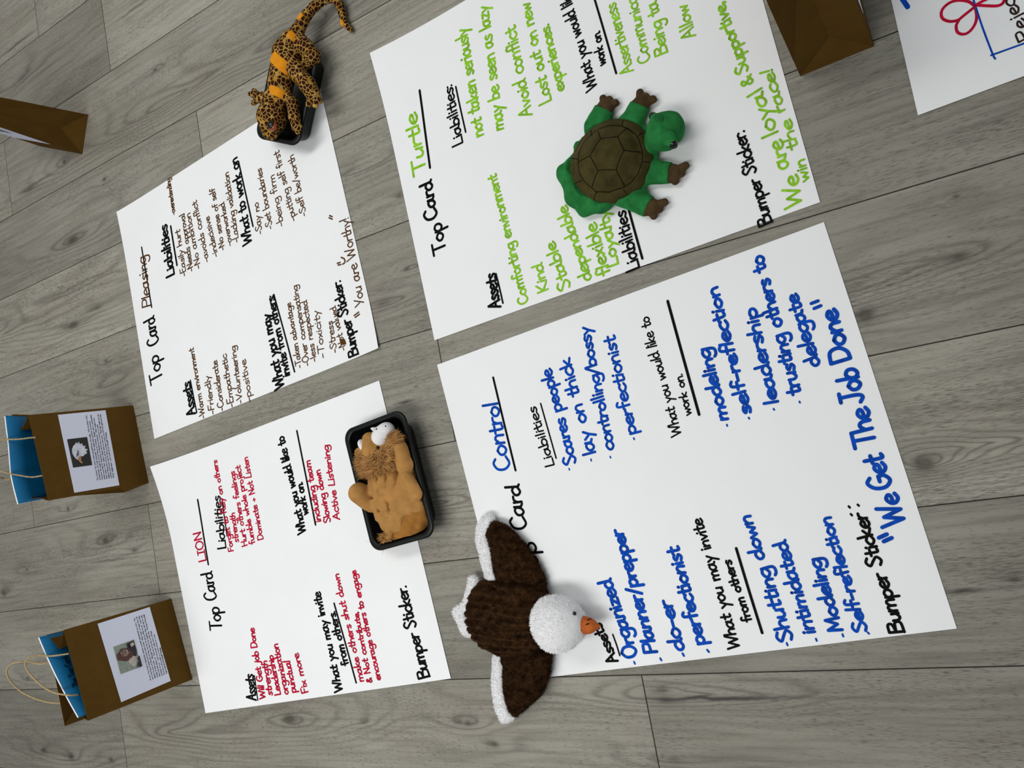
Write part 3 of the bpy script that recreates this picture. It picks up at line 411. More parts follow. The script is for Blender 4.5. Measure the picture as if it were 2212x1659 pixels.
# ------------------------------------------------------------------ floor: one board per plank, dark gaps between
def build_floor():
    V = []; Fc = []; mi = []; uvs = []
    x_lo, x_hi = -4.6, 2.2
    gap = 0.0017; bev = 0.0010; dep = 0.0016
    V += [(x_lo, -2.6, -0.0017), (x_hi, -2.6, -0.0017), (x_hi, 3.4, -0.0017), (x_lo, 3.4, -0.0017)]
    Fc.append((0, 1, 2, 3)); mi.append(1); uvs.append((0, 0))
    R = random.Random(5)
    for r in range(-8, 17):
        y1 = PLANK_Y0 - r * PLANK_W; y0 = y1 - PLANK_W
        s = SEAMS.get(r, R.uniform(-1.5, 0))
        x = s - math.ceil((s - x_lo) / PLANK_L) * PLANK_L
        while x < x_hi:
            a, b = max(x, x_lo), min(x + PLANK_L, x_hi)
            seed, tone = R.random(), R.random()
            if b - a > 0.01:
                i = len(V)
                for (g, z) in ((gap * .5, -dep), (gap * .5, -bev * .6), (gap * .5 + bev, 0.0)):
                    V += [(a + g, y0 + g, z), (b - g, y0 + g, z), (b - g, y1 - g, z), (a + g, y1 - g, z)]
                for l in range(2):
                    for q in range(4):
                        Fc.append((i + l * 4 + q, i + l * 4 + (q + 1) % 4, i + l * 4 + 4 + (q + 1) % 4, i + l * 4 + 4 + q))
                        mi.append(1 if l == 0 else 0); uvs.append((seed, tone))
                Fc.append((i + 8, i + 9, i + 10, i + 11)); mi.append(0); uvs.append((seed, tone))
            x += PLANK_L
    o = mesh('floor', V, Fc, [MAT['wood'], MAT['groove']], smooth=False)
    me = o.data
    me.polygons.foreach_set('material_index', mi)
    l = me.uv_layers.new(name='plank')
    for p, u in zip(me.polygons, uvs):
        for li in p.loop_indices: l.data[li].uv = u
    tag(o, 'grey oak plank floor', kind='structure')


build_floor()

# ------------------------------------------------------------------ handwriting: a one-line stroke alphabet (x-height = 100)
GL = {
 'a': "92|64,84 40,102 10,76 8,28 30,-2 56,24 66,84|L68,106 68,22 92,2", 'b': "80|L12,190 12,0|12,66 40,100 72,76 70,24 40,-2 12,20",
 'c': "72|70,84 45,102 12,70 12,26 42,-2 74,20", 'd': "86|66,84 40,102 10,72 10,25 34,-2 66,26|L70,192 70,18 86,0",
 'e': "78|12,50 58,56 70,80 42,102 12,70 12,26 42,-2 76,18", 'f': "62|68,172 48,192 30,165 30,0|L6,98 60,98",
 'g': "82|74,86 42,102 12,72 12,32 40,6 74,44|76,98 77,-30 62,-74 28,-76 8,-52", 'h': "80|L12,190 12,0|12,58 42,98 66,76 68,0",
 'i': "30|L15,98 15,0|L14,138 16,148", 'j': "46|30,98 30,-36 18,-74 -6,-70|L30,138 32,148", 'k': "75|L12,190 12,0|L64,98 14,42 70,0",
 'l': "30|L15,190 15,0", 'm': "118|L12,98 12,0|12,58 35,98 56,78 57,0|57,58 82,98 104,78 106,0", 'n': "80|L12,98 12,0|12,55 42,98 66,76 68,0",
 'o': "82|42,101 13,72 12,28 42,-2 70,28 71,70 42,101", 'p': "82|L12,98 12,-80|12,70 42,100 72,76 70,26 42,-2 12,22",
 'q': "82|74,86 42,102 12,72 12,30 40,0 74,36|L76,98 76,-80", 'r': "58|L12,98 12,0|12,50 30,90 58,94", 's': "66|60,88 36,102 14,80 34,54 58,30 36,-2 8,12",
 't': "62|30,165 30,24 40,0 60,8|L4,100 60,102", 'u': "80|12,98 13,28 36,-2 66,34|L68,98 68,0", 'v': "72|L8,98 36,0 66,98",
 'w': "105|L8,98 30,0 52,82 76,0 98,98", 'x': "72|L8,98 64,0|L64,98 8,0", 'y': "76|L8,98 40,14|L72,98 40,14 16,-76", 'z': "70|L10,96 62,96 8,2 66,2",
 'A': "105|L5,0 50,190 95,0|L22,72 82,72", 'B': "100|L14,0 14,190|14,190 76,182 80,130 18,102|18,102 92,84 90,14 10,0",
 'C': "105|95,160 65,192 20,150 12,60 45,-2 98,25", 'D': "108|L14,190 14,0|14,190 84,168 98,80 62,10 14,0", 'E': "85|L80,190 14,190 14,0 82,0|L14,100 70,100",
 'F': "82|L80,190 14,190 14,0|L14,100 66,100", 'G': "112|95,160 60,192 18,140 14,50 55,-2 96,34 98,84|L98,85 58,85", 'H': "105|L14,190 14,0|L90,190 90,0|L14,100 90,100",
 'I': "60|L30,190 30,0|L6,190 54,190|L6,0 54,0", 'J': "92|62,190 62,40 42,-2 8,26|L28,190 92,190", 'K': "95|L14,190 14,0|L84,190 16,84 90,0",
 'L': "80|L14,190 14,0 80,0", 'M': "120|L10,0 18,190 58,40 98,190 106,0", 'N': "105|L14,0 14,190 88,0 88,190", 'O': "110|55,192 14,140 14,50 55,-2 95,50 95,140 55,192",
 'P': "95|L14,190 14,0|14,190 82,174 80,98 14,84", 'R': "100|L14,190 14,0|14,190 82,178 80,108 14,94|L34,94 92,0", 'S': "90|82,165 48,192 14,150 48,100 80,45 45,-2 8,25",
 'T': "100|L2,190 100,190|L52,190 52,0", 'V': "100|L5,190 48,0 92,190", 'W': "148|L5,190 38,0 72,150 106,0 140,190", 'Y': "95|L8,190 48,88|L92,190 40,0",
 '-': "60|L6,58 52,60", '.': "28|L10,0 15,5", ',': "28|L15,10 6,-22", ':': "28|L10,0 15,5|L10,80 15,85", '/': "70|L8,-20 62,190", '!': "30|L18,190 14,50|L13,0 16,5",
 "'": "24|L12,190 10,150", '"': "45|L14,190 12,150|L32,190 30,150", '&': "95|86,0 30,130 44,182 64,150 20,62 36,0 82,58", '+': "80|L8,55 70,55|L39,90 39,15",
 '=': "80|L8,72 70,72|L8,38 70,38", '|': "26|L14,190 12,-10", ' ': "62|",
}


def parse_glyph(s):
    w, *st = s.split('|')
    res = []
    for q in st:
        if not q: continue
        line = q[0] == 'L'
        pts = np.array([[float(c) for c in p.split(',')] for p in q.lstrip('L').split()]) / 100.0
        res.append((line, pts))
    return float(w) / 100.0, res


GLY = {k: parse_glyph(v) for k, v in GL.items()}


def spline(P, n=5):
    P = np.asarray(P, float)
    if len(P) < 3: return P
    Q = np.vstack([2 * P[0] - P[1], P, 2 * P[-1] - P[-2]])
    out = []
    for i in range(1, len(Q) - 2):
        for t in np.linspace(0, 1, n, endpoint=False):
            a, b, c, d = Q[i - 1], Q[i], Q[i + 1], Q[i + 2]
            out.append(0.5 * (2 * b + (c - a) * t + (2 * a - 5 * b + 4 * c - d) * t * t + (3 * b - a - 3 * c + d) * t ** 3))
    out.append(P[-1])
    return np.array(out)


class Pen:
    """collects flat marker strokes in a 2-D surface frame"""
    def __init__(self): self.V = []; self.F = []; self.k = 0; self.lv = []

    def disc(self, c, r, n=8):
        i = len(self.V)
        for q in range(n):
            a = 2 * math.pi * q / n
            self.V.append((c[0] + r * math.cos(a), c[1] + r * math.sin(a))); self.lv.append((self.k % 8) * 45 + 30)
        self.F.append(tuple(range(i, i + n)))

    def stroke(self, P, w, joints):
        P = np.asarray(P, float)
        self.k += 1
        keep = [0] + [i for i in range(1, len(P)) if np.linalg.norm(P[i] - P[i - 1]) > 1e-7]
        P = P[keep]
        r = w / 2
        if len(P) == 1:
            self.disc(P[0], r); return
        if joints:
            for a, b in zip(P[:-1], P[1:]):
                d = (b - a) / np.linalg.norm(b - a); n = np.array([-d[1], d[0]]) * r
                i = len(self.V)
                self.V += [tuple(a + n), tuple(a - n), tuple(b - n), tuple(b + n)]; self.lv += [(self.k % 8) * 45 + (i // 4 % 2) * 12] * 4
                self.F.append((i, i + 1, i + 2, i + 3))
            for p in P: self.disc(p, r * 0.99)
        else:
            T = np.gradient(P, axis=0); T /= np.maximum(np.linalg.norm(T, axis=1, keepdims=True), 1e-9)
            N = np.c_[-T[:, 1], T[:, 0]] * r
            i = len(self.V)
            for p, n in zip(P, N):
                self.V += [tuple(p + n), tuple(p - n)]; self.lv += [(self.k % 8) * 45 + len(self.V) % 7 * 0.7] * 2
            for j in range(len(P) - 1):
                self.F.append((i + 2 * j, i + 2 * j + 1, i + 2 * j + 3, i + 2 * j + 2))
            self.disc(P[0], r * 0.99); self.disc(P[-1], r * 0.99)

    def write(self, text, p0, p1, xh, pen, jitter=1.0):
        p0 = np.array(p0, float); p1 = np.array(p1, float)
        ins = (p1 - p0) / np.linalg.norm(p1 - p0) * pen * 0.45; p0 = p0 + ins; p1 = p1 - ins * 1.4
        L = np.linalg.norm(p1 - p0); e = (p1 - p0) / L; up = np.array([e[1], -e[0]])
        tot = sum(GLY[c][0] for c in text) - 0.1
        sx = L / tot
        x = 0.0
        for c in text:
            w, st = GLY[c]
            rot = random.uniform(-.06, .06) * jitter; dy = random.uniform(-.05, .05) * jitter; sc = 1 + random.uniform(-.07, .07) * jitter
            for line, pts in st:
                q = pts.copy()
                cx = w / 2
                qx = q[:, 0] - cx; qy = q[:, 1] * sc
                q = np.c_[cx + qx - rot * (qy - .5) , qy + rot * qx + dy]
                if not line: q = spline(q, 5)
                W = p0 + np.outer((x + q[:, 0]) * sx, e) + np.outer(q[:, 1] * xh, up)
                self.stroke(W, pen, line)
            x += w

    def build(self, name, fwd, mat, parent, lift):
        V = fwd(np.array(self.V)); V = V + np.outer(lift + 0.000001 * np.array(self.lv), fwd.normal)
        return mesh(name, V, self.F, mat, parent, smooth=False)


# ------------------------------------------------------------------ flip-chart sheets
class Sheet:
    normal = np.array([0, 0, 1.0])

    def __init__(self, key): self.c = np.array([p[:2] for p in SHEETS[key]]); self.key = key

    def __call__(self, q):
        s = (q[:, 0] / SHEET_W)[:, None]; t = (q[:, 1] / SHEET_H)[:, None]; c = self.c
        xy = c[0] * (1 - s) * (1 - t) + c[1] * s * (1 - t) + c[2] * s * t + c[3] * (1 - s) * t
        z = np.full(len(q), 0.0012)
        for ci, cj, h, r in CURL[self.key]:
            d = np.hypot(q[:, 0] - ci * SHEET_W, q[:, 1] - cj * SHEET_H)
            z += h * np.maximum(0, 1 - d / r) ** 2
        z += 0.0005 * (1 + np.sin(q[:, 0] * 9 + len(self.key) + self.c[0, 0] * 7) * np.sin(q[:, 1] * 7 + self.c[0, 1] * 5))
        return np.c_[xy, z]


SHEET_LABEL = {
 'C': 'white flip chart sheet with blue lists, titled Control, under the eagle toy',
 'T': 'white flip chart sheet with light green lists, titled Turtle, under the turtle toy',
 'P': 'white flip chart sheet with brown lists, titled Pleasing, partly under the spotted lizard tray',
 'L': 'white flip chart sheet with red lists, titled LION, partly under the lion tray',
 'S': 'white flip chart sheet with red flower loops and ruled blue lines, at the right edge',
}
for key in 'PLTCS':
    f = Sheet(key)
    loc = f(np.array([[SHEET_W / 2, SHEET_H / 2]]))[0]; loc[2] = 0
    root = empty('flip_chart_sheet', loc, SHEET_LABEL[key], 'paper sheet', 'handwritten flip chart sheets')
    nx, ny = 44, 52
    g = np.array([(i * SHEET_W / nx, j * SHEET_H / ny) for j in range(ny + 1) for i in range(nx + 1)])
    Vt = f(g)
    Vb = Vt - np.array([0, 0, 0.0003])
    n = len(Vt)
    Q = []
    for j in range(ny):
        for i in range(nx):
            a = j * (nx + 1) + i
            Q.append((a, a + nx + 1, a + nx + 2, a + 1)); Q.append((n + a, n + a + 1, n + a + nx + 2, n + a + nx + 1))
    quads_mesh('paper', np.vstack([Vt, Vb]), Q, MAT['paper'], root)
    blocks = []
    for b in BLOCKS:
        if b[0] != key: continue
        if key == 'T' and b[1] == 'list': blocks += [(b[0], 'written_line', b[2].replace('list', 'line'), b[3], [e]) for e in b[4]]
        else: blocks.append(b)
    for bi, (sh, name, label, col, ents) in enumerate(blocks):
        pen = Pen()
        for kind, pts, xh, pw in ents:
            if kind == 0:
                m = (np.array(pts[0]) + pts[1]) / 2 + np.random.default_rng(bi).uniform(-.0006, .0006, 2)
                pen.stroke(spline([pts[0], m, pts[1]], 12), pw, False)
            elif kind == 1:
                pen.stroke(np.array(pts), pw, True)
            elif kind == 2:
                pen.stroke(spline(pts, 8), pw, False)
            else:
                pen.write(kind, pts[0], pts[1], xh * 0.80, pw * 0.86)
        o = pen.build(name, f, MAT['ink_' + col], root, 0.00035 + 0.00004 * bi)
        o['label'] = label


# ------------------------------------------------------------------ implicit surfaces for the soft toys
def surface_net(fn, lo, hi, h):
    lo = np.array(lo, float); hi = np.array(hi, float)
    n = np.ceil((hi - lo) / h).astype(int) + 1
    ax = [lo[i] + h * np.arange(n[i]) for i in range(3)]
    G = np.stack(np.meshgrid(*ax, indexing='ij'), -1)
    Vv = fn(G.reshape(-1, 3)).reshape(n)
    ins = Vv < 0
    c = np.zeros(n - 1, int)
    for dx in (0, 1):
        for dy in (0, 1):
            for dz in (0, 1):
                c += ins[dx:n[0] - 1 + dx, dy:n[1] - 1 + dy, dz:n[2] - 1 + dz]
    act = (c > 0) & (c < 8)
    idx = -np.ones(n - 1, int); idx[act] = np.arange(act.sum())
    I, J, K = np.nonzero(act)
    acc = np.zeros((len(I), 3)); cnt = np.zeros(len(I))
    corners = [(0, 0, 0), (1, 0, 0), (0, 1, 0), (1, 1, 0), (0, 0, 1), (1, 0, 1), (0, 1, 1), (1, 1, 1)]
    for a in range(8):
        for b in range(a + 1, 8):
            if sum(abs(corners[a][q] - corners[b][q]) for q in range(3)) != 1: continue
            A = np.array(corners[a]); B = np.array(corners[b])
            va = Vv[I + A[0], J + A[1], K + A[2]]; vb = Vv[I + B[0], J + B[1], K + B[2]]
            m = (va < 0) != (vb < 0)
            t = np.where(m, va / np.where(m, va - vb, 1), 0)
            acc += np.where(m[:, None], A + (B - A) * t[:, None], 0); cnt += m
    P = lo + h * (np.stack([I, J, K], 1) + acc / cnt[:, None])
    Q = []
    for axis in range(3):
        s0 = [slice(1, n[q] - 1) for q in range(3)]; s1 = [slice(1, n[q] - 1) for q in range(3)]
        s0[axis] = slice(0, n[axis] - 1); s1[axis] = slice(1, n[axis])
        a = ins[tuple(s0)]; b = ins[tuple(s1)]
        i, j, k = np.nonzero(a != b)
        o = [1, 1, 1]; o[axis] = 0
        i = i + o[0]; j = j + o[1]; k = k + o[2]
        u, v = [(1, 2), (2, 0), (0, 1)][axis]
        e = np.eye(3, dtype=int)
        base = np.stack([i, j, k], 1)
        cs = [base - e[u] - e[v], base - e[v], base, base - e[u]]
        q = np.stack([idx[c_[:, 0], c_[:, 1], c_[:, 2]] for c_ in cs], 1)
        inside_first = ins[i, j, k] if axis < 0 else ins[tuple(base.T)]
        q[~inside_first] = q[~inside_first][:, ::-1]
        Q.append(q)
    Q = np.vstack(Q)
    return P, Q


def hash3(i, j, k):
    h = (i * 374761393 + j * 668265263 + k * 2147483647) & 0xffffffff
    h = ((h ^ (h >> 13)) * 1274126177) & 0xffffffff
    return ((h ^ (h >> 16)) & 0xffff) / 65535.0


def vnoise(P, scale):
    p = P * scale + 1000.0
    i = np.floor(p).astype(np.int64); f = p - i; f = f * f * (3 - 2 * f)
    r = 0
    for dx in (0, 1):
        for dy in (0, 1):
            for dz in (0, 1):
                w = (f[:, 0] if dx else 1 - f[:, 0]) * (f[:, 1] if dy else 1 - f[:, 1]) * (f[:, 2] if dz else 1 - f[:, 2])
                r = r + w * hash3(i[:, 0] + dx, i[:, 1] + dy, i[:, 2] + dz)
    return r


def smin(a, b, k):
    h = np.clip(0.5 + 0.5 * (b - a) / k, 0, 1)
    return b * (1 - h) + a * h - k * h * (1 - h)


def ball(P, c, r):
    c = np.array(c); r = np.array(r if hasattr(r, '__len__') else [r] * 3, float)
    q = (P - c) / r
    return (np.linalg.norm(q, axis=1) - 1) * r.min()


def oball(P, c, r, ang):
    """ellipsoid turned by ang about z"""
    d = P - np.array(c); ca, sa = math.cos(ang), math.sin(ang)
    q = np.c_[d[:, 0] * ca + d[:, 1] * sa, -d[:, 0] * sa + d[:, 1] * ca, d[:, 2]] / np.array(r)
    return (np.linalg.norm(q, axis=1) - 1) * min(r)


def limb(P, a, b, ra, rb, flat=1.0):
    a = np.array(a, float); b = np.array(b, float)
    d = b - a; t = np.clip(((P - a) @ d) / (d @ d), 0, 1)
    q = P - (a + t[:, None] * d); q = q * np.array([1, 1, flat])
    return np.linalg.norm(q, axis=1) - (ra + (rb - ra) * t)


def chain(P, pts, rad, flat=1.0, k=0.006):
    r = None
    for i in range(len(pts) - 1):
        d = limb(P, pts[i], pts[i + 1], rad[i], rad[i + 1], flat)
        r = d if r is None else smin(r, d, k)
    return r


def poly2(P, poly):
    poly = np.asarray(poly)[:, :2]; p = P[:, :2]
    d = np.full(len(p), 1e9); s = np.ones(len(p))
    for i in range(len(poly)):
        a = poly[i]; b = poly[i - 1]
        e = b - a; w = p - a
        t = np.clip((w @ e) / (e @ e), 0, 1)
        d = np.minimum(d, ((w - t[:, None] * e) ** 2).sum(1))
        c1 = p[:, 1] >= a[1]; c2 = p[:, 1] < b[1]; c3 = e[0] * w[:, 1] > e[1] * w[:, 0]
        s = np.where((c1 & c2 & c3) | (~c1 & ~c2 & ~c3), -s, s)
    return s * np.sqrt(d)


def pillow(P, poly, zc, R, D):
    d2 = poly2(P, poly); dz = np.abs(P[:, 2] - zc)
    u = np.clip((d2 + D) / D, 0, 1)
    inside = dz - R * np.sqrt(1 - u * u)
    return np.where(d2 > 0, np.sqrt(d2 * d2 + dz * dz), inside)


def bounds(pts, m):
    a = np.array(pts); lo = a.min(0) - m; hi = a.max(0) + m
    lo[2] = max(lo[2], -0.004)
    return lo, hi


def face_normals(V, Q):
    n = np.cross(V[Q[:, 2]] - V[Q[:, 0]], V[Q[:, 3]] - V[Q[:, 1]])
    a = np.linalg.norm(n, axis=1)
    return n / np.maximum(a, 1e-12)[:, None], a


def blades(root, direc, length, width, droop=0.0, seg=3, curl=0.0, rg=None):
    """tapered fur strands as quad strips; returns V,Q"""
    rg = rg or np.random.default_rng(1)
    n = len(root)
    d = direc / np.maximum(np.linalg.norm(direc, axis=1, keepdims=True), 1e-9)
    side = np.cross(d, rg.normal(size=(n, 3))); side /= np.maximum(np.linalg.norm(side, axis=1, keepdims=True), 1e-9)
    oth = np.cross(d, side)
    ph = rg.uniform(0, 6.28, n)
    V = []
    for s in range(seg + 1):
        t = s / seg
        c = root + d * (length * t)[:, None]
        c = c + np.array([0, 0, -1.0]) * (droop * length * t * t)[:, None]
        if curl:
            a = ph + t * 5.0
            c = c + (side * np.cos(a)[:, None] + oth * np.sin(a)[:, None]) * (curl * length * t)[:, None]
        w = width * (1 - 0.75 * t)
        V += [c - side * w / 2, c + side * w / 2]
    V = np.stack(V, 1).reshape(-1, 3)
    m = 2 * (seg + 1)
    b = np.arange(n)[:, None] * m
    Q = np.vstack([np.hstack([b + 2 * s, b + 2 * s + 1, b + 2 * s + 3, b + 2 * s + 2]) for s in range(seg)])
    return V, Q


def fur(V, Q, n, length, width, lean=(0, 0, 0), spread=0.5, droop=0.1, curl=0.0, seed=1, zmin=0.004):
    rg = np.random.default_rng(seed)
    N, A = face_normals(V, Q)
    C = V[Q].mean(1)
    ok = (C[:, 2] > zmin) & (N[:, 2] > -0.5)
    A = A * ok
    f = rg.choice(len(Q), n, p=A / A.sum())
    u, v = rg.random(n)[:, None], rg.random(n)[:, None]
    q = V[Q[f]]
    root = q[:, 0] * (1 - u) * (1 - v) + q[:, 1] * u * (1 - v) + q[:, 2] * u * v + q[:, 3] * (1 - u) * v
    d = N[f] + np.array(lean) + rg.normal(size=(n, 3)) * spread
    L = length * rg.uniform(0.6, 1.15, n)
    V2, Q2 = blades(root - N[f] * 0.0006, d, L, width, droop, 3, curl, rg)
    V2[:, 2] = np.maximum(V2[:, 2], 0.0022)
    return np.vstack([V, V2]), np.vstack([Q, Q2 + len(V)])


def tube(name, pts, rad, mat, parent, n=8, smooth=True, sub=6):
    P = spline(pts, sub) if len(pts) > 2 and sub > 1 else np.array(pts, float)
    T = np.gradient(P, axis=0); T /= np.linalg.norm(T, axis=1, keepdims=True)
    V = []; Fc = []
    ref = np.array([0, 0, 1.0])
    for i, (p, t) in enumerate(zip(P, T)):
        r = ref if abs(t @ ref) < 0.95 else np.array([1.0, 0, 0])
        a = np.cross(t, r); a /= np.linalg.norm(a); b = np.cross(t, a)
        rr = rad * (1 + 0.12 * math.sin(i * 1.9))
        for q in range(n):
            w = 2 * math.pi * q / n
            V.append(p + (a * math.cos(w) + b * math.sin(w)) * rr)
    for i in range(len(P) - 1):
        for q in range(n):
            Fc.append((i * n + q, i * n + (q + 1) % n, (i + 1) * n + (q + 1) % n, (i + 1) * n + q))
    Fc.append(tuple(range(n))[::-1]); Fc.append(tuple((len(P) - 1) * n + q for q in range(n)))
    return mesh(name, V, Fc, mat, parent, smooth)


def tubes_joined(name, lines, rad, mat, parent):
    V = []; Fc = []
    n = 6
    for pts in lines:
        P = np.array(pts, float)
        if len(P) > 3: P = spline(P, 4)
        T = np.gradient(P, axis=0); T /= np.maximum(np.linalg.norm(T, axis=1, keepdims=True), 1e-9)
        i0 = len(V)
        for p, t in zip(P, T):
            a = np.cross(t, (0, 0, 1.0)); a /= np.linalg.norm(a); b = np.cross(t, a)
            for q in range(n):
                w = 2 * math.pi * q / n
                V.append(p + (a * math.cos(w) + b * math.sin(w)) * rad)
        for i in range(len(P) - 1):
            for q in range(n):
                Fc.append((i0 + i * n + q, i0 + i * n + (q + 1) % n, i0 + (i + 1) * n + (q + 1) % n, i0 + (i + 1) * n + q))
    return mesh(name, V, Fc, mat, parent)


def ellipsoid(name, c, r, mat, parent, ang=0.0, tilt=None, seg=28):
    bm = bmesh.new()
    bmesh.ops.create_uvsphere(bm, u_segments=seg, v_segments=seg // 2 + 2, radius=1)
    m = Matrix.Translation(Vector(c)) @ Matrix.Rotation(ang, 4, 'Z')
    if tilt: m = m @ Matrix.Rotation(tilt, 4, 'Y')
    m = m @ Matrix.Diagonal((*r, 1))
    bmesh.ops.transform(bm, matrix=m, verts=bm.verts)
    me = bpy.data.meshes.new(name); bm.to_mesh(me); bm.free()
    return link(name, me, mat, parent)


# ------------------------------------------------------------------ paper gift bags
def lerp(a, b, t): return np.array(a) * (1 - t) + np.array(b) * t


def gift_bag(key, label, valley=None, inward=0.03):
    bot, top = [np.array(p) for p in globals()[key]]
    cen = bot.mean(0)
    root = empty('paper_gift_bag', (cen[0], cen[1], 0), label, 'paper bag', 'brown kraft gift bags')
    bot = bot + np.array([0, 0, 0.0012])
    V = []; Fc = []

    def grid(a, b, c, d, nu, nv, push):
        i0 = len(V)
        nrm = np.cross(np.array(b) - a, np.array(d) - a); nrm = nrm / np.linalg.norm(nrm)
        if nrm @ (((np.array(a) + c) / 2) - (bot.mean(0) + top.mean(0)) / 2) < 0: nrm = -nrm
        for j in range(nv + 1):
            for i in range(nu + 1):
                u, v = i / nu, j / nv
                p = lerp(lerp(a, b, u), lerp(d, c, u), v)
                V.append(p + nrm * push * math.sin(math.pi * u) * math.sin(math.pi * min(1, v * 1.0)) )
        for j in range(nv):
            for i in range(nu):
                q = i0 + j * (nu + 1) + i
                Fc.append((q, q + 1, q + nu + 2, q + nu + 1))

    grid(bot[0], bot[1], top[1], top[0], 8, 10, 0.0)
    grid(bot[2], bot[3], top[3], top[2], 8, 10, 0.003)
    for si, (a, b) in enumerate(((1, 2), (3, 0))):
        w = np.linalg.norm(bot[b] - bot[a])
        mid = (bot[a] + bot[b]) / 2
        inn = bot.mean(0) - mid; inn[2] = 0; inn /= np.linalg.norm(inn)
        apex = mid + np.array([0, 0, w * 0.52]) + (top.mean(0) - bot.mean(0)) * 0 + inn * 0.018
        v = np.array(valley[1 - si]) if valley is not None else (top[a] + top[b]) / 2 + inn * inward
        i = len(V)
        ea = lerp(bot[a], top[a], .22); eb = lerp(bot[b], top[b], .22)
        V.extend([bot[a], bot[b], apex, v, top[a], top[b], ea, eb])
        Fc.extend([(i, i + 1, i + 2), (i, i + 2, i + 6), (i + 1, i + 7, i + 2), (i + 6, i + 2, i + 3, i + 4), (i + 7, i + 5, i + 3, i + 2)])
    i = len(V)
    V.extend([*(bot)]); Fc.append((i, i + 1, i + 2, i + 3))
    o = mesh('paper_body', V, Fc, MAT['kraft'], root, smooth=False)
    md = o.modifiers.new('thickness', 'SOLIDIFY'); md.thickness = 0.0007; md.offset = 0
    return root, bot, top


class Panel:
    """frame of a card glued to a bag front: corners given as (u, v) on the bilinear front panel"""
    def __init__(self, bot, top, uv, lift):
        self.b = np.array([bot[0], bot[1], top[1], top[0]]); self.uv = np.array(uv); self.lift = lift
        n = np.cross(self.b[1] - self.b[0], self.b[3] - self.b[0]); n /= np.linalg.norm(n)
        if n @ (self.b.mean(0) - (np.array(bot).mean(0) + np.array(top).mean(0)) / 2) < 0: n = -n
        self.normal = n
        c = self.at(self.uv); self.w = np.linalg.norm(c[1] - c[0]); self.h = np.linalg.norm(c[3] - c[0])

    def at(self, q):
        u = q[:, :1]; v = q[:, 1:2]; b = self.b
        return b[0] * (1 - u) * (1 - v) + b[1] * u * (1 - v) + b[2] * u * v + b[3] * (1 - u) * v + self.normal * self.lift

    def __call__(self, q):
        s = (q[:, 0] / self.w)[:, None]; t = (q[:, 1] / self.h)[:, None]; c = self.uv
        return self.at(c[0] * (1 - s) * (1 - t) + c[1] * s * (1 - t) + c[2] * s * t + c[3] * (1 - s) * t)


class Quad:
    """surface frame on a flat four-cornered card: q in metres from its top-left corner"""
    def __init__(self, c, lift, inside):
        c = np.array(c)
        n = np.cross(c[1] - c[0], c[3] - c[0]); n /= np.linalg.norm(n)
        if n @ (c.mean(0) - np.array(inside)) < 0: n = -n
        self.normal = n; self.c = c + n * lift
        self.w = np.linalg.norm(c[1] - c[0]); self.h = np.linalg.norm(c[3] - c[0])

    def __call__(self, q):
        s = (q[:, 0] / self.w)[:, None]; t = (q[:, 1] / self.h)[:, None]; c = self.c
        return c[0] * (1 - s) * (1 - t) + c[1] * s * (1 - t) + c[2] * s * t + c[3] * (1 - s) * t


def patch(name, quad, pts, mat, parent, lift):
    """flat printed shape; pts in 0..1 of the quad"""
    q = np.array(pts, float) * np.array([quad.w, quad.h])
    V = quad(q) + quad.normal * lift
    return V


def printed_shapes(name, quad, shapes, parent, lift):
    V = []; Fc = []; mats = []; mi = []
    for k, (pts, mat) in enumerate(shapes):
        P = patch('', quad, pts, None, None, lift + 0.00045 * k)
        Fc.append(tuple(range(len(V), len(V) + len(P)))); V.extend(P)
        if mat not in mats: mats.append(mat)
        mi.append(mats.index(mat))
    o = mesh(name, V, Fc, mats, parent, smooth=False)
    o.data.polygons.foreach_set('material_index', mi)
    return o


def blob(cx, cy, rx, ry, n=18, wob=0.0, rot=0.0, seed=0):
    R = random.Random(seed); out = []
    for i in range(n):
        a = 2 * math.pi * i / n; k = 1 + R.uniform(-wob, wob)
        x, y = rx * k * math.cos(a), ry * k * math.sin(a)
        out.append((cx + x * math.cos(rot) - y * math.sin(rot), cy + x * math.sin(rot) + y * math.cos(rot)))
    return out


def card_thick(name, quad, parent, t=0.0006, n=10):
    g = np.array([(quad.w * i / n, quad.h * j / n) for j in range(n + 1) for i in range(n + 1)])
    V = quad(g); m = len(V); V = np.vstack([V, V - quad.normal * t]); Fc = []
    for j in range(n):
        for i in range(n):
            a = j * (n + 1) + i
            Fc += [(a, a + 1, a + n + 2, a + n + 1), (m + a, m + a + n + 1, m + a + n + 2, m + a + 1)]
    for i in range(n):
        for a, b in ((i, i + 1), (n * (n + 1) + i + 1, n * (n + 1) + i), ((i + 1) * (n + 1), i * (n + 1)), (i * (n + 1) + n, (i + 1) * (n + 1) + n)):
            Fc.append((a, m + a, m + b, b))
    return mesh(name, V, Fc, MAT['card'], parent, smooth=False)


def bag_with_card(key, label, valley, card, photo, lines, picture):
    root, bot, top = gift_bag(key, label, valley)
    inside = (bot.mean(0) + top.mean(0)) / 2
    q = Panel(bot, top, card, 0.0016)
    c = card_thick('label_card', q, root)
    c['label'] = 'white printed card'
    ph = Panel(bot, top, photo, 0.0016)
    picture(ph, c)
    pen = Pen()
    for (txt, s0, t0, s1, t1, xh, pw) in lines:
        pen.write(txt, (s0 * q.w, t0 * q.h), (s1 * q.w, t1 * q.h), xh, pw, 0.0)
    pen.build('printed_text', q, MAT['print'], c, 0.0003)
    return root, bot, top


mk = lambda n, c: MAT.setdefault(n, simple(n, c, 0.6, 0.25, 260))


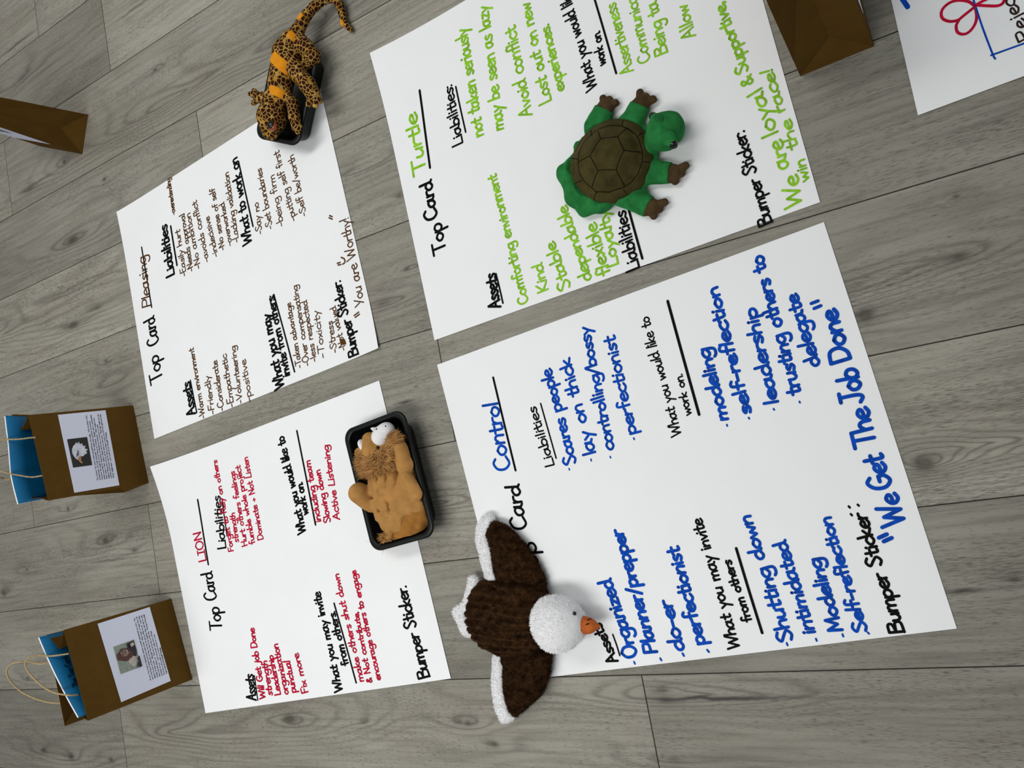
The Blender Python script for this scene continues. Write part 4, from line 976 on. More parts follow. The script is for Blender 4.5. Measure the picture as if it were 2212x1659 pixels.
def eagle_picture(q, parent):
    dk = mk('photo_dark', (0.012, 0.010, 0.008)); wh = mk('photo_white', (0.66, 0.68, 0.78)); be = mk('photo_beak', (0.42, 0.22, 0.10)); gr = mk('photo_grey', (0.16, 0.16, 0.20))
    # eagle's head in profile facing left and down, white neck feathers to the right
    head = [(0.20, .42), (.24, .30), (.34, .18), (.48, .10), (.62, .12), (.74, .22), (.80, .34), (.86, .40), (.80, .46), (.87, .54), (.77, .58), (.80, .68), (.70, .70), (.70, .82), (.60, .78),
            (.56, .92), (.50, .80), (.44, .86), (.40, .72), (.34, .60), (.36, .46), (.30, .40)]
    s = [([(0, 0), (1, 0), (1, 1), (0, 1)], dk), (head, wh),
         ([(.34, .27), (.44, .30), (.60, .40), (.52, .44), (.40, .40)], gr),
         ([(.30, .34), (.25, .30), (.14, .38), (.09, .50), (.13, .52), (.20, .46), (.32, .50), (.38, .44)], be),
         (blob(.42, .36, .022, .02), mk('photo_eye', (.03, .02, .01)))]
    o = printed_shapes('printed_photo', q, s, parent, 0.0004); o['label'] = 'photo of a white eagle head on black'


def lion_picture(q, parent):
    bg = mk('photo_sage', (0.26, 0.30, 0.25)); mane = mk('photo_mane', (0.085, 0.026, 0.020)); face = mk('photo_face', (0.24, 0.15, 0.12)); dk = mk('photo_black', (0.015, 0.010, 0.012)); lt = mk('photo_cream', (0.50, 0.44, 0.40))
    s = [([(0, 0), (1, 0), (1, 1), (0, 1)], bg),
         (blob(.34, .72, .26, .22, 14, .12, 0, 3), lt), ([(.52, .62), (.95, .60), (.97, .95), (.60, .98), (.40, .90)], dk),
         (blob(.60, .40, .25, .34, 22, .16, 0, 4), mane), (blob(.66, .40, .12, .20, 18, .06, .2, 5), face),
         (blob(.63, .30, .02, .03), dk), (blob(.73, .31, .02, .03), dk), (blob(.69, .50, .055, .05), lt), (blob(.69, .47, .03, .02), dk), (blob(.70, .56, .04, .02), dk),
         ([(0.0, .84), (.10, .80), (.22, .90), (.34, .86), (.40, 1), (0, 1)], dk), (blob(.85, .80, .07, .10, 10, .2, 0, 8), lt)]
    o = printed_shapes('printed_photo', q, s, parent, 0.0004); o['label'] = 'small picture of a brown lion'


EAGLE_TEXT = ["The Control Top Card is best exemplified by the eagle.  With its sharp vision",
 "hooked beak, and huge wing span, the eagle looks powerful and strong.", "However, the eagle is not as fierce as it seems.  Eagles nest in inaccessible",
 "places and keep to themselves, protected by distance.  Other eagles have", "their nests in their valleys, others don't have a chance to make",
 "eagle by flying away and to wait for them to come down.  Flying high, eagles can see", "contact and have to wait for them to make a move, and not much gets past their",
 "sharp \"eagle eyes\".  Lynn Lott, Do It Yourself Therapy"]
el = []
for i, tx in enumerate(EAGLE_TEXT):
    t = .553 + .0505 * i
    el.append((tx, .105, t, min(.955, .105 + .0112 * len(tx)), t + .02 * min(1, len(tx) / 75), 0.0017, 0.00062 if i < 7 else 0.0007))
rootE, botE, topE = bag_with_card('BAG_E', 'brown kraft gift bag with eagle photo card, standing left of the Pleasing sheet', BAG_E_V, BAG_E_CARD, BAG_E_PHOTO, el, eagle_picture)
LION_TEXT = ["If your Top Card is Superiority, picture yourself represented as a lion.  The",
 "lion is the king of beasts and knows what is best.  When angry or hungry, lions will", "attack at once and fiercely, but they are also at rest as often as not.  Lions take",
 "charge of their pride.  Although they like to be together, they also like to walk", "alone, and they sleep a lot.  They are not as lazy as they look.  The king of the jungle",
 "protects its own.  Lions are proud, noble and in charge.", "Survival in the jungle is a royal animal or a lion.", "Lynn Lott, Do It Yourself Therapy"]
ll = []
for i, tx in enumerate(LION_TEXT):
    t = .635 + .0475 * i
    ll.append((tx, .105, t, min(.93, .105 + .0106 * len(tx)), t + .03 * min(1, len(tx) / 75), 0.0017, 0.00062 if i < 7 else 0.00085))
rootL, botL, topL = bag_with_card('BAG_L', 'brown kraft gift bag with lion picture card, standing left of the LION sheet', BAG_L_V, BAG_L_CARD, BAG_L_PHOTO, ll, lion_picture)
rootA, botA, topA = gift_bag('BAG_TL', 'brown kraft gift bag seen narrow side on, alone on the floor at upper left', None, 0.022)
rootB, botB, topB = gift_bag('BAG_TR', 'brown kraft gift bag between the Turtle sheet and the red flower sheet', None, 0.03)


def side_card(root, bot, top, s0, s1, t0, t1, art=None):
    a = lerp(lerp(bot[0], bot[1], s0), lerp(top[0], top[1], s0), t1); b = lerp(lerp(bot[0], bot[1], s1), lerp(top[0], top[1], s1), t1)
    c = lerp(lerp(bot[0], bot[1], s1), lerp(top[0], top[1], s1), t0); d = lerp(lerp(bot[0], bot[1], s0), lerp(top[0], top[1], s0), t0)
    q = Quad([a, b, c, d], 0.0016, (bot.mean(0) + top.mean(0)) / 2)
    o = card_thick('label_card', q, root); o['label'] = 'white printed card'
    if art:
        p = Quad([lerp(lerp(a, b, .3), lerp(d, c, .3), .12), lerp(lerp(a, b, .7), lerp(d, c, .7), .12), lerp(lerp(a, b, .7), lerp(d, c, .7), .55), lerp(lerp(a, b, .3), lerp(d, c, .3), .55)], 0.0016, (bot.mean(0) + top.mean(0)) / 2)
        printed_shapes('printed_photo', p, [([(0, 0), (1, 0), (1, 1), (0, 1)], mk('photo_grey', (0.16, 0.16, 0.20)))], o, 0.0004)


side_card(rootA, botA, topA, .06, .94, .30, .86, True)
side_card(rootB, botB, topB, .06, .94, .34, .86)

nE = botE[3] - botE[0]; nE = nE / np.linalg.norm(nE)
nL = botL[3] - botL[0]; nL = nL / np.linalg.norm(nL)
for pts, root, sh in ((H_E1, rootE, nE), (H_E2, rootE, nE * 0), (H_L1, rootL, nL), (H_L2, rootL, nL * 0)):
    pts = [np.array(p) + sh * .003 for p in pts]
    o = tube('twine_handle', pts, 0.0019, MAT['kraft_in'], root, 8, True, 7); o['label'] = 'pale twisted paper handle'
for root, bot, top in ((rootA, botA, topA), (rootB, botB, topB)):
    for e0, e1 in ((0, 1), (3, 2)):
        a = lerp(top[e0], top[e1], .3); b = lerp(top[e0], top[e1], .7); up = np.array([0, 0, 1.0])
        pts = [a - up * .02, a + up * .03, lerp(a, b, .2) + up * .075, lerp(a, b, .5) + up * .09, lerp(a, b, .8) + up * .075, b + up * .03, b - up * .02]
        o = tube('twine_handle', pts, 0.0019, MAT['kraft_in'], root, 8, True, 7); o['label'] = 'pale twisted paper handle'


def booklet(top_edge, low_a, low_b, label, inside_n):
    P = spline(np.array(top_edge), 4)
    n = len(P)
    low = np.array([lerp(low_a, low_b, i / (n - 1)) for i in range(n)])
    back = np.array(inside_n) * 0.007
    root = empty('booklet', low.mean(0), label, 'booklet', 'blue booklets in the gift bags')
    V = []; Fc = []; rows = 8
    for j in range(rows + 1):
        for i in range(n): V.append(lerp(P[i], low[i], j / rows))
    for j in range(rows):
        for i in range(n - 1):
            a = j * n + i; Fc.append((a, a + n, a + n + 1, a + 1))
    o = mesh('cover', V, Fc, MAT['book'], root)
    md = o.modifiers.new('t', 'SOLIDIFY'); md.thickness = 0.0006; md.offset = 0
    V2 = []; Fc2 = []
    off0, off1 = np.array(inside_n) * 0.0008, back
    for j in range(rows + 1):
        for i in range(n): V2.append(lerp(P[i], low[i], .004 + .99 * j / rows) + off0)
    m = len(V2)
    V2 += [np.array(v) - off0 + off1 for v in V2]
    for j in range(rows):
        for i in range(n - 1):
            a = j * n + i; Fc2.append((a, a + n, a + n + 1, a + 1)); Fc2.append((m + a, m + a + 1, m + a + n + 1, m + a + n))
    for i in range(n - 1):
        Fc2.append((i, i + 1, m + i + 1, m + i)); b = rows * n + i; Fc2.append((b, m + b, m + b + 1, b + 1))
    for j in range(rows):
        a = j * n; Fc2.append((a, m + a, m + a + n, a + n)); a = j * n + n - 1; Fc2.append((a, a + n, m + a + n, m + a))
    mesh('page_block', V2, Fc2, MAT['pages'], root, smooth=False)
    return root


booklet(BK_E, BK_E_LOW[0], BK_E_LOW[1],
        'blue covered booklet sticking out of the eagle card bag', nE)
bkl = booklet(BK_L, BK_L_LOW[0], BK_L_LOW[1],
        'blue covered booklet leaning inside the lion card bag', nL)


cq = Quad(BK_L_TXT, 0.0012, lerp(botL.mean(0), topL.mean(0), .5) + nL * .2)
pen = Pen(); pen.write('The Top Card', (0, cq.h), (cq.w, cq.h), cq.h * .5, cq.h * .17, 0.0)
o = pen.build('cover_lettering', cq, MAT['bookink'], [c for c in bkl.children if c.name.startswith('cover')][0], 0.0004); o['label'] = 'dark navy lettering'

# ------------------------------------------------------------------ black plastic trays
def tray(rim, h, taper, label, group):
    rim = np.array(rim)
    cen = rim[:, :2].mean(0)
    e1 = ((rim[1] - rim[0]) + (rim[2] - rim[3])) / 2; e2 = ((rim[3] - rim[0]) + (rim[2] - rim[1])) / 2
    w, l = np.linalg.norm(e1[:2]), np.linalg.norm(e2[:2])
    ang = math.atan2(e2[1], e2[0]); b1 = np.array([math.cos(ang), math.sin(ang)]); b2 = np.array([-b1[1], b1[0]])
    root = empty('food_tray', (cen[0], cen[1], 0.002), label, 'tray', group)

    def ring(inset, z, cr):
        a, b = l / 2 - inset, w / 2 - inset
        cr = max(0.004, cr)
        out = []
        for (sx, sy, t0) in ((1, 1, 0), (-1, 1, 90), (-1, -1, 180), (1, -1, 270)):
            for k in range(8):
                t = math.radians(t0 + 90 * k / 7)
                x = sx * (a - cr) + cr * math.cos(t); y = sy * (b - cr) + cr * math.sin(t)
                q = cen + b1 * x + b2 * y
                out.append((q[0], q[1], z))
        return out

    def loft(name, rings, cap0, cap1):
        V = [p for r in rings for p in r]; n = 32; Fc = []
        for i in range(len(rings) - 1):
            for q in range(n): Fc.append((i * n + q, i * n + (q + 1) % n, (i + 1) * n + (q + 1) % n, (i + 1) * n + q))
        if cap0: Fc.append(tuple(range(n))[::-1])
        if cap1: Fc.append(tuple((len(rings) - 1) * n + q for q in range(n)))
        return mesh(name, V, Fc, MAT['plastic'], root, smooth=False)

    R = 0.026; b = 0.0024
    o = loft('tub', [ring(taper, b, R * .7), ring(taper - .002, b + .003, R * .75), ring(taper - .003, b + .006, R * .76), ring(.0095, h - .012, R * .9), ring(.007, h - .0105, R * .95), ring(.0065, h - .005, R * .95),
             ring(.0105, h - .005, R * .8), ring(.0120, h - .012, R * .8), ring(taper + .002, b + .007, R * .65), ring(taper + .006, b + .003, R * .6)], True, True)
    o2 = loft('rim', [ring(.0068, h - .006, R), ring(.001, h - .0065, R), ring(0, h - .004, R), ring(.0006, h - .001, R), ring(.002, h, R), ring(.0085, h, R * .9), ring(.0105, h - .0012, R * .85), ring(.0115, h - .006, R * .8)], False, False)
    for q in (o, o2):
        q.data.polygons.foreach_set('use_smooth', [len(p.vertices) == 4 for p in q.data.polygons])
        q.data.set_sharp_from_angle(angle=math.radians(50))
    return root


tray(L_RIM, 0.055, 0.026, 'black plastic tray holding the lion toy, lower edge of the LION sheet', 'black plastic trays')
tray(G_RIM, 0.050, 0.022, 'black plastic tray under the spotted lizard toy, corner of the Pleasing sheet', 'black plastic trays')

# ------------------------------------------------------------------ turtle
T_CEN = np.array(T_SHELL[:2]); ZR, ZH = T_SHELL[2], T_SHELL[3]
turtle = empty('turtle_plush', (T_CEN[0], T_CEN[1], 0), 'green turtle plush with olive shell lying on the Turtle sheet', 'stuffed toy')


def turtle_body(P):
    L = np.array(T_LIMB); S = np.array(T_SACK); hd = np.array(T_HEAD[0])
    r = None
    sack = [L[0], *S]
    f = oball(P, (T_CEN[0], T_CEN[1], .015), (.085, .075, .013), 0.0)
    ends = ((0, 1), (2, 3), (4, 5), (6, 7))
    for a, b in ends:
        dv = (L[b] - L[a]) * np.array([1, 1, 0]); dv = dv / np.linalg.norm(dv)
        f = smin(f, np.maximum(limb(P, L[a], L[b], .0225, .0185, 1.35), (P - L[b]) @ dv + .0012), .004)
    tail = chain(P, [S[1], S[0], S[2], S[3], S[4]], [.018, .016, .017, .014, .016], 1.1)
    f = smin(f, tail, .006)
    f = smin(f, limb(P, S[2], S[5], .02, .022, 1.2), .006); f = smin(f, limb(P, S[4], S[6], .018, .022, 1.2), .006)
    d2 = poly2(P, T_RIM)
    f = np.maximum(f, (P[:, 2] - (.0205 + np.clip(d2 + .006, 0, 1) * 1.6)) * .6)
    f = smin(f, limb(P, T_NECK[0], hd, .013, .020), .004); f = smin(f, limb(P, T_NECK[1], hd, .013, .020), .004)
    hz = oball(P, hd, (.0275, .0335, .029), 0.1); f = smin(f, hz, .006)
    ns = ball(P, T_NOSE[0], (.0165, .025, .020)); f = smin(f, ns, .010)
    # loose-fabric folds
    f = f - 0.0022 * (vnoise(P * np.array([1, 1, .6]), 55) - .5) - 0.0012 * (vnoise(P, 130) - .5)
    return np.maximum(f, .003 - P[:, 2])


pts = np.vstack([T_LIMB, T_SACK, T_HEAD, T_NOSE]); lo, hi = bounds(pts, .05); hi[2] = .1
V, Q = surface_net(turtle_body, lo, hi, .0023)
quads_mesh('body', V, Q, MAT['green'], turtle)
L_ = np.array(T_LIMB)
for i in range(4):
    a = L_[2 * i + 1]; toes = np.array(T_TOE[3 * i:3 * i + 3]); d = toes.mean(0) - L_[2 * i]; d[2] = 0; d = (L_[2 * i + 1] - L_[2 * i]) * np.array([1, 1, 0]); d /= np.linalg.norm(d)
    cut = L_[2 * i + 1] - d * .001; a = cut + (toes.mean(0) - cut) * .18

    def paw(P):
        f = limb(P, cut - d * .002, a, .0190, .0160, 1.35)
        for tq in toes: f = smin(f, limb(P, a + (tq - a) * .35, tq + (tq - a) * .12, .0084, .0070, 1.0), .0012)
        f = f - .0012 * (vnoise(P, 90) - .5)
        return np.maximum(np.maximum(f, -((P - cut) @ d)), .003 - P[:, 2])
    lo, hi = bounds(np.vstack([[a], [cut], toes]), .03); hi[2] = .05
    V, Q = surface_net(paw, lo, hi, .0017)
    o = quads_mesh('foot', V, Q, MAT['paw'], turtle); o['label'] = 'dark brown three-toed foot'


def build_shell():
    rim = np.array(T_RIM)[:, :2]; d = rim - T_CEN; an = np.arctan2(d[:, 1], d[:, 0]) % (2 * math.pi); ra = np.linalg.norm(d, axis=1)
    o = np.argsort(an); an, ra = an[o], ra[o]
    na, nr = 96, 30
    V = []; Fc = []
    th = np.linspace(0, 2 * math.pi, na, endpoint=False)
    rr = np.interp(th, an, ra, period=2 * math.pi)
    k = np.array([.25, .5, .25]); rs = np.convolve(np.r_[rr[-1:], rr, rr[:1]], k, 'valid')
    prof = [(r, ZR + ZH * (1 - r ** 2.2)) for r in np.linspace(.02, 1, nr)]
    prof = [(r, z + (.0026 * math.sin((r - .83) / .17 * math.pi) if r > .83 else -.0022 * math.exp(-((r - .82) / .03) ** 2))) for r, z in prof] + [(1.005, ZR - .003), (.995, ZR - .008), (.96, ZR - .012), (.85, ZR - .013)]
    for r, z in prof:
        for t, q in zip(th, rs):
            p = np.array([[T_CEN[0] + math.cos(t) * q * r, T_CEN[1] + math.sin(t) * q * r, z]])
            V.append((p[0, 0], p[0, 1], z + .004 * (vnoise(p, 28)[0] - .5) * (1 if r < .95 else .2)))
    for i in range(len(prof) - 1):
        for q in range(na): Fc.append((i * na + q, i * na + (q + 1) % na, (i + 1) * na + (q + 1) % na, (i + 1) * na + q)[::-1])
    Fc.append(tuple(range(na)))
    s = mesh('shell', V, Fc, MAT['shell'], turtle); s['label'] = 'olive brown domed shell'
    lines = []
    for l in T_LINES:
        P = np.array(l); P = np.vstack([np.linspace(P[i], P[i + 1], 5)[:-1] for i in range(len(P) - 1)] + [P[-1:]])
        dd = P[:, :2] - T_CEN; rad = np.linalg.norm(dd, axis=1) / np.interp(np.arctan2(dd[:, 1], dd[:, 0]) % (2 * math.pi), th, rs, period=2 * math.pi)
        z = ZR + ZH * (1 - np.clip(rad, 0, 1) ** 2.2) + np.where(rad > .83, .0022 * np.sin((np.clip(rad, .83, 1) - .83) / .17 * math.pi), 0) + .004 * (vnoise(np.c_[P[:, :2], ZR + ZH * (1 - np.clip(rad, 0, 1) ** 2.2)], 28) - .5)
        lines.append(np.c_[P[:, :2], z + .0001])
    tubes_joined('stitching', lines, .00065, MAT['stitch'], s)


build_shell()
for e in T_EYE:
    c = np.array(e); hd = np.array(T_HEAD[0]); out_ = (c - hd); out_[2] = 0
    ellipsoid('eye', c + (hd - c) * np.array([.07, .07, 0]) + np.array([0, 0, -.009]), (.0080, .0125, .0095), MAT['gloss'], turtle, 0.45)
for e in T_LID:
    o = ellipsoid('eyelid', np.array(e) + np.array([0, 0, -.0045]), (.0120, .0165, .0105), MAT['green'], turtle, 0.35); o['label'] = 'puffy green eyelid'

# ------------------------------------------------------------------ eagle
eagle = empty('eagle_plush', (*np.array(E_BODY)[0][:2], 0), 'brown and white eagle plush with spread wings on the Control sheet', 'stuffed toy')


def fleece(P, f, amp=.0050):
    n = np.abs(vnoise(P, 85) - .5) + .5 * np.abs(vnoise(P + 3.3, 190) - .5)
    return f + amp * (n * 2 - .6)


def e_body(P):
    f = pillow(P, E_BODYPOLY, .026, .030, .05)
    for c, r in zip(E_BODY[:3], ((.05, .06, .036), (.045, .055, .034), (.05, .055, .036))):
        f = smin(f, ball(P, c, r), .02)
    rib = np.sin((P[:, 1] * 1.0 + P[:, 0] * .16) * 6.2832 / .0150 + 2.2 * vnoise(P, 26))
    f = f + .0040 * rib * np.clip(1.25 - np.abs(P[:, 1] + .29) / .075, 0, 1)
    return np.maximum(fleece(P, f, .003), .003 - P[:, 2])


pts = np.vstack([E_BODY, E_BODYPOLY]); lo, hi = bounds(pts, .03); hi[2] = .1
V, Q = surface_net(e_body, lo, hi, .0022)
V, Q = fur(V, Q, 12000, .0040, .0011, spread=.8, droop=.2, curl=.35, seed=2)
quads_mesh('body', V, Q, MAT['fleece'], eagle)
for wing, band, sd in ((E_W1, E_W1B, 3), (E_W2, E_W2B, 4)):
    zc = .020

    def fw(P):
        return np.maximum(fleece(P, pillow(P, wing, zc, .0185, .026)), .003 - P[:, 2])
    lo, hi = bounds(wing, .02); hi[2] = .06; lo[2] = -.004
    V, Q = surface_net(fw, lo, hi, .0021)
    V, Q = fur(V, Q, 12000, .0048, .0011, spread=.8, droop=.2, curl=.4, seed=sd)
    w = quads_mesh('wing', V, Q, MAT['fleece'], eagle)

    def fb(P):
        return np.maximum(pillow(P, band, .0165, .014, .014) - .0015 * (vnoise(P, 90) - .5), .003 - P[:, 2])
    lo, hi = bounds(band, .02); hi[2] = .06; lo[2] = -.004
    V, Q = surface_net(fb, lo, hi, .002)
    V, Q = fur(V, Q, 3800, .0062, .0013, lean=(-1.2, 0, 0), spread=.32, droop=.3, curl=.12, seed=sd + 5)
    o = quads_mesh('wing_trim', V, Q, MAT['white'], w); o['label'] = 'white furry wing edge'


def f_tail(P):
    f = chain(P, E_TAIL[:3], [.0105, .0115, .0105], 1.0, .004); f = smin(f, chain(P, [E_TAIL[2], E_TAIL[3], E_TAIL[4]], [.0105, .0155, .016], 1.0, .006), .004)
    f = f - .002 * (vnoise(P, 80) - .5)
    return np.maximum(f, .003 - P[:, 2])


lo, hi = bounds(E_TAIL, .03); hi[2] = .06
V, Q = surface_net(f_tail, lo, hi, .002)
V, Q = fur(V, Q, 3000, .0065, .0013, lean=(-1.0, 0, 0), spread=.35, droop=.3, curl=.1, seed=14)
o = quads_mesh('tail', V, Q, MAT['white'], eagle); o['label'] = 'white furry tail'


def f_head(P):
    c = np.array(E_HEAD[0])
    f = ball(P, c, (.044, .049, .045)); f = smin(f, ball(P, c + np.array([.024, -.002, -.004]), (.030, .032, .030)), .02)
    return np.maximum(f - .0025 * (vnoise(P, 70) - .5), .003 - P[:, 2])


lo, hi = bounds(E_HEAD, .075); hi[2] = .12
V, Q = surface_net(f_head, lo, hi, .0024)
V, Q = fur(V, Q, 5500, .0062, .0013, lean=(-1.3, 0, -.1), spread=.30, droop=.2, curl=.10, seed=15)
head = quads_mesh('head', V, Q, MAT['white'], eagle); head['label'] = 'round white furry head'


def f_beak(P):
    b0, tip, l, r = [np.array(q) for q in E_BEAK]
    f = chain(P, [b0, lerp(b0, tip, .5), tip], [.0195, .0125, .0030], 1.1, .008)
    return f


lo, hi = bounds(E_BEAK, .03)
V, Q = surface_net(f_beak, lo, hi, .0017)
beak = quads_mesh('beak', V, Q, MAT['beak'], head); beak['label'] = 'orange felt beak'
def beak_top(q):
    z = np.linspace(.10, .03, 141); P = np.c_[np.full(141, q[0]), np.full(141, q[1]), z]
    k = np.argmax(f_beak(P) < 0); return np.array([q[0], q[1], z[k] + .0003])


for a, b in ((0, 1), (2, 3)):
    tube('nostril', [beak_top(lerp(E_NOS[a], E_NOS[b], t)) for t in (.25, .55, .9)], .0009, MAT['stitch'], beak, 6, True, 3)
for e in E_EYE:
    c = np.array(e)
    ellipsoid('eye', c + np.array([0, 0, -.001]), (.0034, .0034, .0034), MAT['gloss'], head, 0)

# ------------------------------------------------------------------ lion
lion = empty('lion_plush', (*np.array(L_BODY)[1][:2], .006), 'tan lion plush with shaggy mane lying in a black tray', 'stuffed toy')


LR = np.array(L_RIM); LC = LR[:, :2].mean(0); LE = ((LR[3] - LR[0]) + (LR[2] - LR[1]))[:2] / 2; LW = np.linalg.norm(((LR[1] - LR[0]) + (LR[2] - LR[3]))[:2] / 2); LL = np.linalg.norm(LE); LE = LE / LL; LF = np.array([-LE[1], LE[0]])


def in_tray(P, f):
    """keep the toy inside the tray's sloping walls below the rim"""
    x = np.abs((P[:, :2] - LC) @ LE); y = np.abs((P[:, :2] - LC) @ LF)
    ins = .0135 + .017 * np.clip((.052 - P[:, 2]) / .052, 0, 1)
    r = .018
    dx = x - (LL / 2 - ins - r); dy = y - (LW / 2 - ins - r)
    d = np.hypot(np.maximum(dx, 0), np.maximum(dy, 0)) + np.minimum(np.maximum(dx, dy), 0) - r
    d = np.where(P[:, 2] > .0565, d - (P[:, 2] - .0565) * 6, d)
    return np.maximum(f, d)


def l_body(P):
    B = np.array(L_BODY)
    f = None
    for c, r in zip(B, ((.042, .042, .026), (.044, .05, .028), (.045, .05, .028), (.040, .036, .026), (.042, .04, .026), (.032, .036, .024), (.03, .04, .024))):
        c = c.copy(); c[2] = c[2] - .014
        d = ball(P, c, r); f = d if f is None else smin(f, d, .016)
    # folds in the empty fabric
    A, Cc = B[1], B[3]
    fold = np.abs(vnoise(P * np.array([1.0, .45, .4]), 46) - .5) + .6 * np.abs(vnoise(P * np.array([.6, 1, .4]) + 2, 60) - .5)
    f = f + .0095 * (np.clip(.20 - fold, 0, 1) / .20) ** 1.5
    f = smin(f, limb(P, L_LEG[0], L_LEG[1], .0165, .0215, .95), .006)
    f = smin(f, limb(P, L_ARM[0], L_ARM[1], .0175, .0120, .95), .002)
    f = smin(f, limb(P, L_PAW[0], L_PAW[1], .0205, .0135, .95), .002)
    f = smin(f, limb(P, L_PAW2[0], L_PAW2[1], .017, .02, .95), .006)
    h = np.array(L_HEAD[0])
    f = smin(f, ball(P, h + np.array([0, 0, -.008]), (.044, .044, .034)), .012)
    f = smin(f, chain(P, [h + np.array([0, 0, .008]), L_SNOUT[0], L_SNOUT[1]], [.024, .019, .0145], 1.0, .008), .006)
    for e, sc in zip(L_EAR, (1.0, .9)):
        c = np.array(e)
        f = smin(f, ball(P, c, (.012 * sc, .012 * sc, .010)), .003)
        f = np.maximum(f, -ball(P, c + np.array([0, 0, .010]), (.0075 * sc, .0075 * sc, .009)))
    f = smin(f, limb(P, L_TAIL[0], L_TAIL[1], .0095, .0105), .005)
    return in_tray(P, np.maximum(f - .0008 * (vnoise(P, 150) - .5), .0065 - P[:, 2]))


pts = np.vstack([L_BODY, L_LEG, L_ARM, L_PAW, L_HEAD, L_SNOUT, L_EAR, L_TAIL[:2]]); lo, hi = bounds(pts, .05); lo[2] = 0; hi[2] = .11
V, Q = surface_net(l_body, lo, hi, .0021)
quads_mesh('body', V, Q, MAT['tan'], lion)


def l_low(P):
    f = chain(P, L_LOW, [.022, .026, .024, .018], 1.0, .01)
    return in_tray(P, np.maximum(f - .005 * (vnoise(P * np.array([1, .6, 1]), 70) - .5), .0065 - P[:, 2]))


lo, hi = bounds(L_LOW, .04); lo[2] = 0
V, Q = surface_net(l_low, lo, hi, .0021)
o = quads_mesh('hind_leg', V, Q, MAT['tan2'], lion); o['label'] = 'darker golden folded hind leg'


def l_muz(P):
    m0, m1, m2, m3 = [np.array(q) for q in L_MUZ]
    f = smin(ball(P, m0, (.019, .021, .020)), ball(P, m1, (.017, .017, .017)), .012)
    f = smin(f, limb(P, lerp(m0, m1, .6), m2, .0135, .0025), .006)
    return f


lo, hi = bounds(L_MUZ, .035)
V, Q = surface_net(l_muz, lo, hi, .0017)
o = quads_mesh('muzzle', V, Q, MAT['white'], lion); o['label'] = 'white plush muzzle'
for d_ in L_DOT: ellipsoid('whisker_dot', np.array(d_) + np.array([0, 0, -.0045]), (.0016, .0016, .0012), MAT['stitch'], o)
o = ellipsoid('cheek', np.array(L_MUZ[3]), (.017, .0085, .014), MAT['white'], lion, 2.1); o['label'] = 'white cheek patch'
for e in L_EYE: ellipsoid('eye', np.array(e) + np.array([0, 0, -.003]), (.0046, .0046, .0042), MAT['gloss'], lion)


def guided_hair(guides, n, width, spread, seed, bend=.004):
    """strands that follow measured root-to-tip guides, fanned between neighbours"""
    rg = np.random.default_rng(seed)
    R = np.array([g[0] for g in guides]); T = np.array([g[1] for g in guides]); m = len(R)
    i = rg.integers(0, m - 1, n); t = rg.random(n)[:, None]
    root = R[i] * (1 - t) + R[i + 1] * t + rg.normal(0, spread, (n, 3)) * np.array([1, 1, .35])
    tip = T[i] * (1 - t) + T[i + 1] * t + rg.normal(0, .003, (n, 3))
    k = rg.uniform(0, .35, n)[:, None]; root = root + (tip - root) * k
    d = tip - root; L = np.linalg.norm(d, axis=1) * rg.uniform(.75, 1.08, n)
    d = d + np.array([0, 0, 1.0]) * (L * .25)[:, None]
    return blades(root, d, L, width, .25, 5, .05, rg)


V1, Q1 = guided_hair(L_HAIR1, 1500, .0014, .006, 21)
V2, Q2 = guided_hair(L_HAIR2, 750, .0014, .004, 22)
V3, Q3 = guided_hair(L_HAIR3, 420, .0013, .006, 23)
a_, b_ = len(V1), len(V1) + len(V2)
o = quads_mesh('mane', np.vstack([V1, V2, V3]), np.vstack([Q1, Q2 + a_, Q3 + b_]), MAT['mane'], lion); o['label'] = 'shaggy golden mane'
rg = np.random.default_rng(5)
t0 = np.array(L_TAIL[2]); n = 420
ends = np.array(L_TAIL)[[3, 4, 5]]
tgt = ends[rg.integers(0, 3, n)] + rg.normal(0, .006, (n, 3)); root_ = np.array(L_TAIL[1]) + rg.normal(0, .005, (n, 3))
dv = tgt - root_
V, Q = blades(root_, dv, np.linalg.norm(dv, axis=1) * rg.uniform(.8, 1.1, n), .0014, .15, 5, .05, rg)
V[:, 2] = np.maximum(V[:, 2], .008)
o = quads_mesh('tail_tuft', V, Q, MAT['mane'], lion); o['label'] = 'stringy golden tail tuft'

# ------------------------------------------------------------------ spotted lizard
gecko = empty('lizard_plush', (*np.array(G_BODY)[1][:2], .006), 'orange and dark spotted lizard plush sprawled over a black tray', 'stuffed toy')


def g_torso(P):
    B = [np.array(q) for q in G_BODY]
    return chain(P, B, [.0215, .0255, .0275, .030, .0235], 1.0, .012)


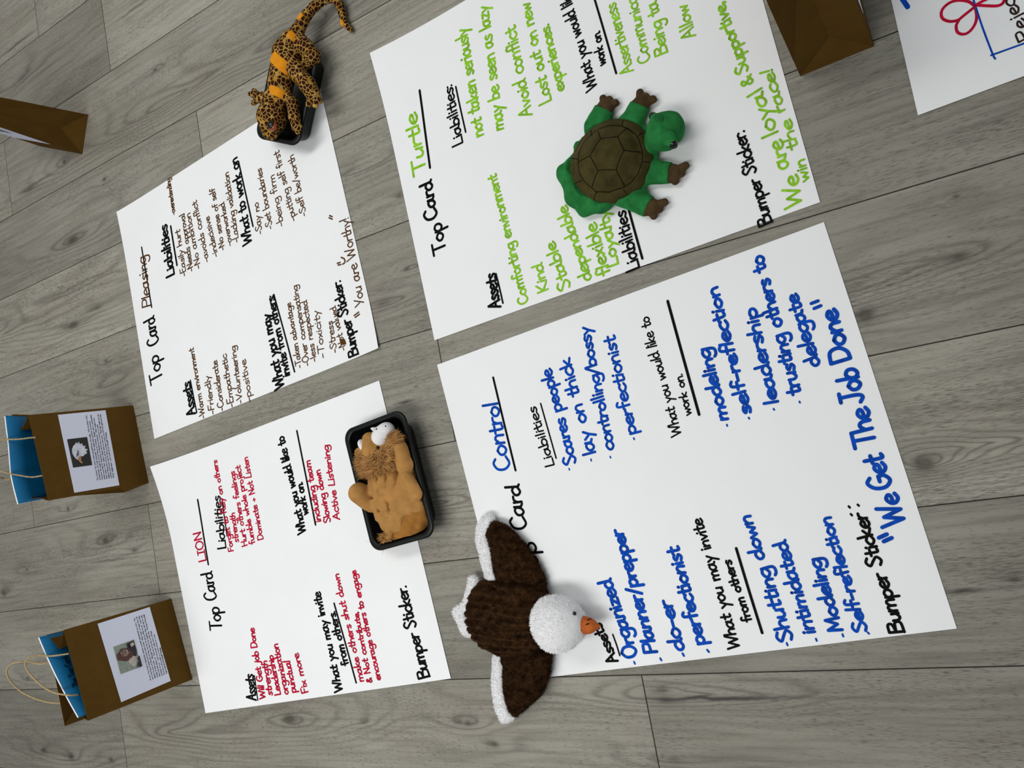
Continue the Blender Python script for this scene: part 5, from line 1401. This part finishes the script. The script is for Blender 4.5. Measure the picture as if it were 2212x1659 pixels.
def g_field(P):
    f = g_torso(P)
    h0, h1, h2 = [np.array(q) for q in G_HEAD]
    f = smin(f, chain(P, [h2, h0, h1], [.023, .0315, .020], 1.0, .012), .010)
    f = smin(f, chain(P, G_TAIL, [.0165, .0138, .0118, .0105, .0098, .0092, .0084, .0076, .0068, .0058], 1.0, .004), .006)
    f = smin(f, chain(P, G_ARMA, [.013, .0125, .0125], 1.0, .004), .005)
    for q in G_FINA: f = smin(f, limb(P, G_ARMA[2], q, .0085, .0062), .004)
    f = smin(f, chain(P, G_ARMB, [.012, .013, .0125, .0115], 1.0, .004), .004)
    for q in G_FINB: f = smin(f, limb(P, G_ARMB[3], q, .0075, .0055), .003)
    f = smin(f, chain(P, G_LEGB, [.02, .0185, .018, .0165], 1.0, .006), .004)
    for q in G_FINC: f = smin(f, limb(P, G_LEGB[3], q, .0095, .0068), .003)
    f = smin(f, chain(P, G_LEGC, [.016, .0175, .0175, .015], 1.0, .006), .004)
    return np.maximum(f - .001 * (vnoise(P, 70) - .5), .004 - P[:, 2])


pts = np.vstack([G_BODY, G_HEAD, G_TAIL, G_ARMA, G_FINA, G_ARMB, G_FINB, G_LEGB, G_FINC, G_LEGC]); lo, hi = bounds(pts, .036); hi[2] = .105; lo[2] = -.002
V, Q = surface_net(g_field, lo, hi, .0022)
quads_mesh('body', V, Q, MAT['leopard'], gecko)


def band(a, b, half, rad, base, drop=.014):
    a = np.array(a); b = np.array(b); c = (a + b) / 2; c[2] -= drop
    d = (b - a)[:2]; d /= np.linalg.norm(d); nn = np.array([-d[1], d[0]])

    def fn(P):
        g = base(P) - .0012
        s = np.abs((P[:, :2] - c[:2]) @ nn) - half
        return np.maximum(np.maximum(g, s), np.linalg.norm(P - c, axis=1) - rad)
    lo = c - rad - .004; hi = c + rad + .004
    V, Q = surface_net(fn, lo, hi, .0014)
    o = quads_mesh('stripe', V, Q, MAT['band'], gecko); o['label'] = 'plain orange stripe'


for i, half in ((0, .0125), (2, .0095), (4, .007)):
    band(G_BANDPTS[i], G_BANDPTS[i + 1], half, .04 if i < 4 else .03, g_torso, .02)
tp = np.array(G_TAIL)
g_tail = lambda P: chain(P, G_TAIL, [.0165, .0138, .0118, .0105, .0098, .0092, .0084, .0076, .0068, .0058], 1.0, .004)
for i, (w_, r_) in ((2, (.0085, .0165)), (8, (.0095, .0115))):
    t_ = tp[i + 1] - tp[i - 1]; t_ /= np.linalg.norm(t_); s_ = np.array([-t_[1], t_[0], 0]) * .01
    side = np.array([-.010, .004, .006]) if i == 2 else np.array([-.008, -.002, .002])
    band(tp[i] - s_ + side, tp[i] + s_ + side, w_, r_, g_tail, 0)
c = np.array(G_EYE[0])
ring_ = ellipsoid('eye_ring', c + np.array([.0006, -.0010, -.0068]), (.0112, .0112, .0080), MAT['iris'], gecko)
ellipsoid('eye', c + np.array([0, .0004, -.0052]), (.0104, .0104, .0088), MAT['gloss'], gecko)
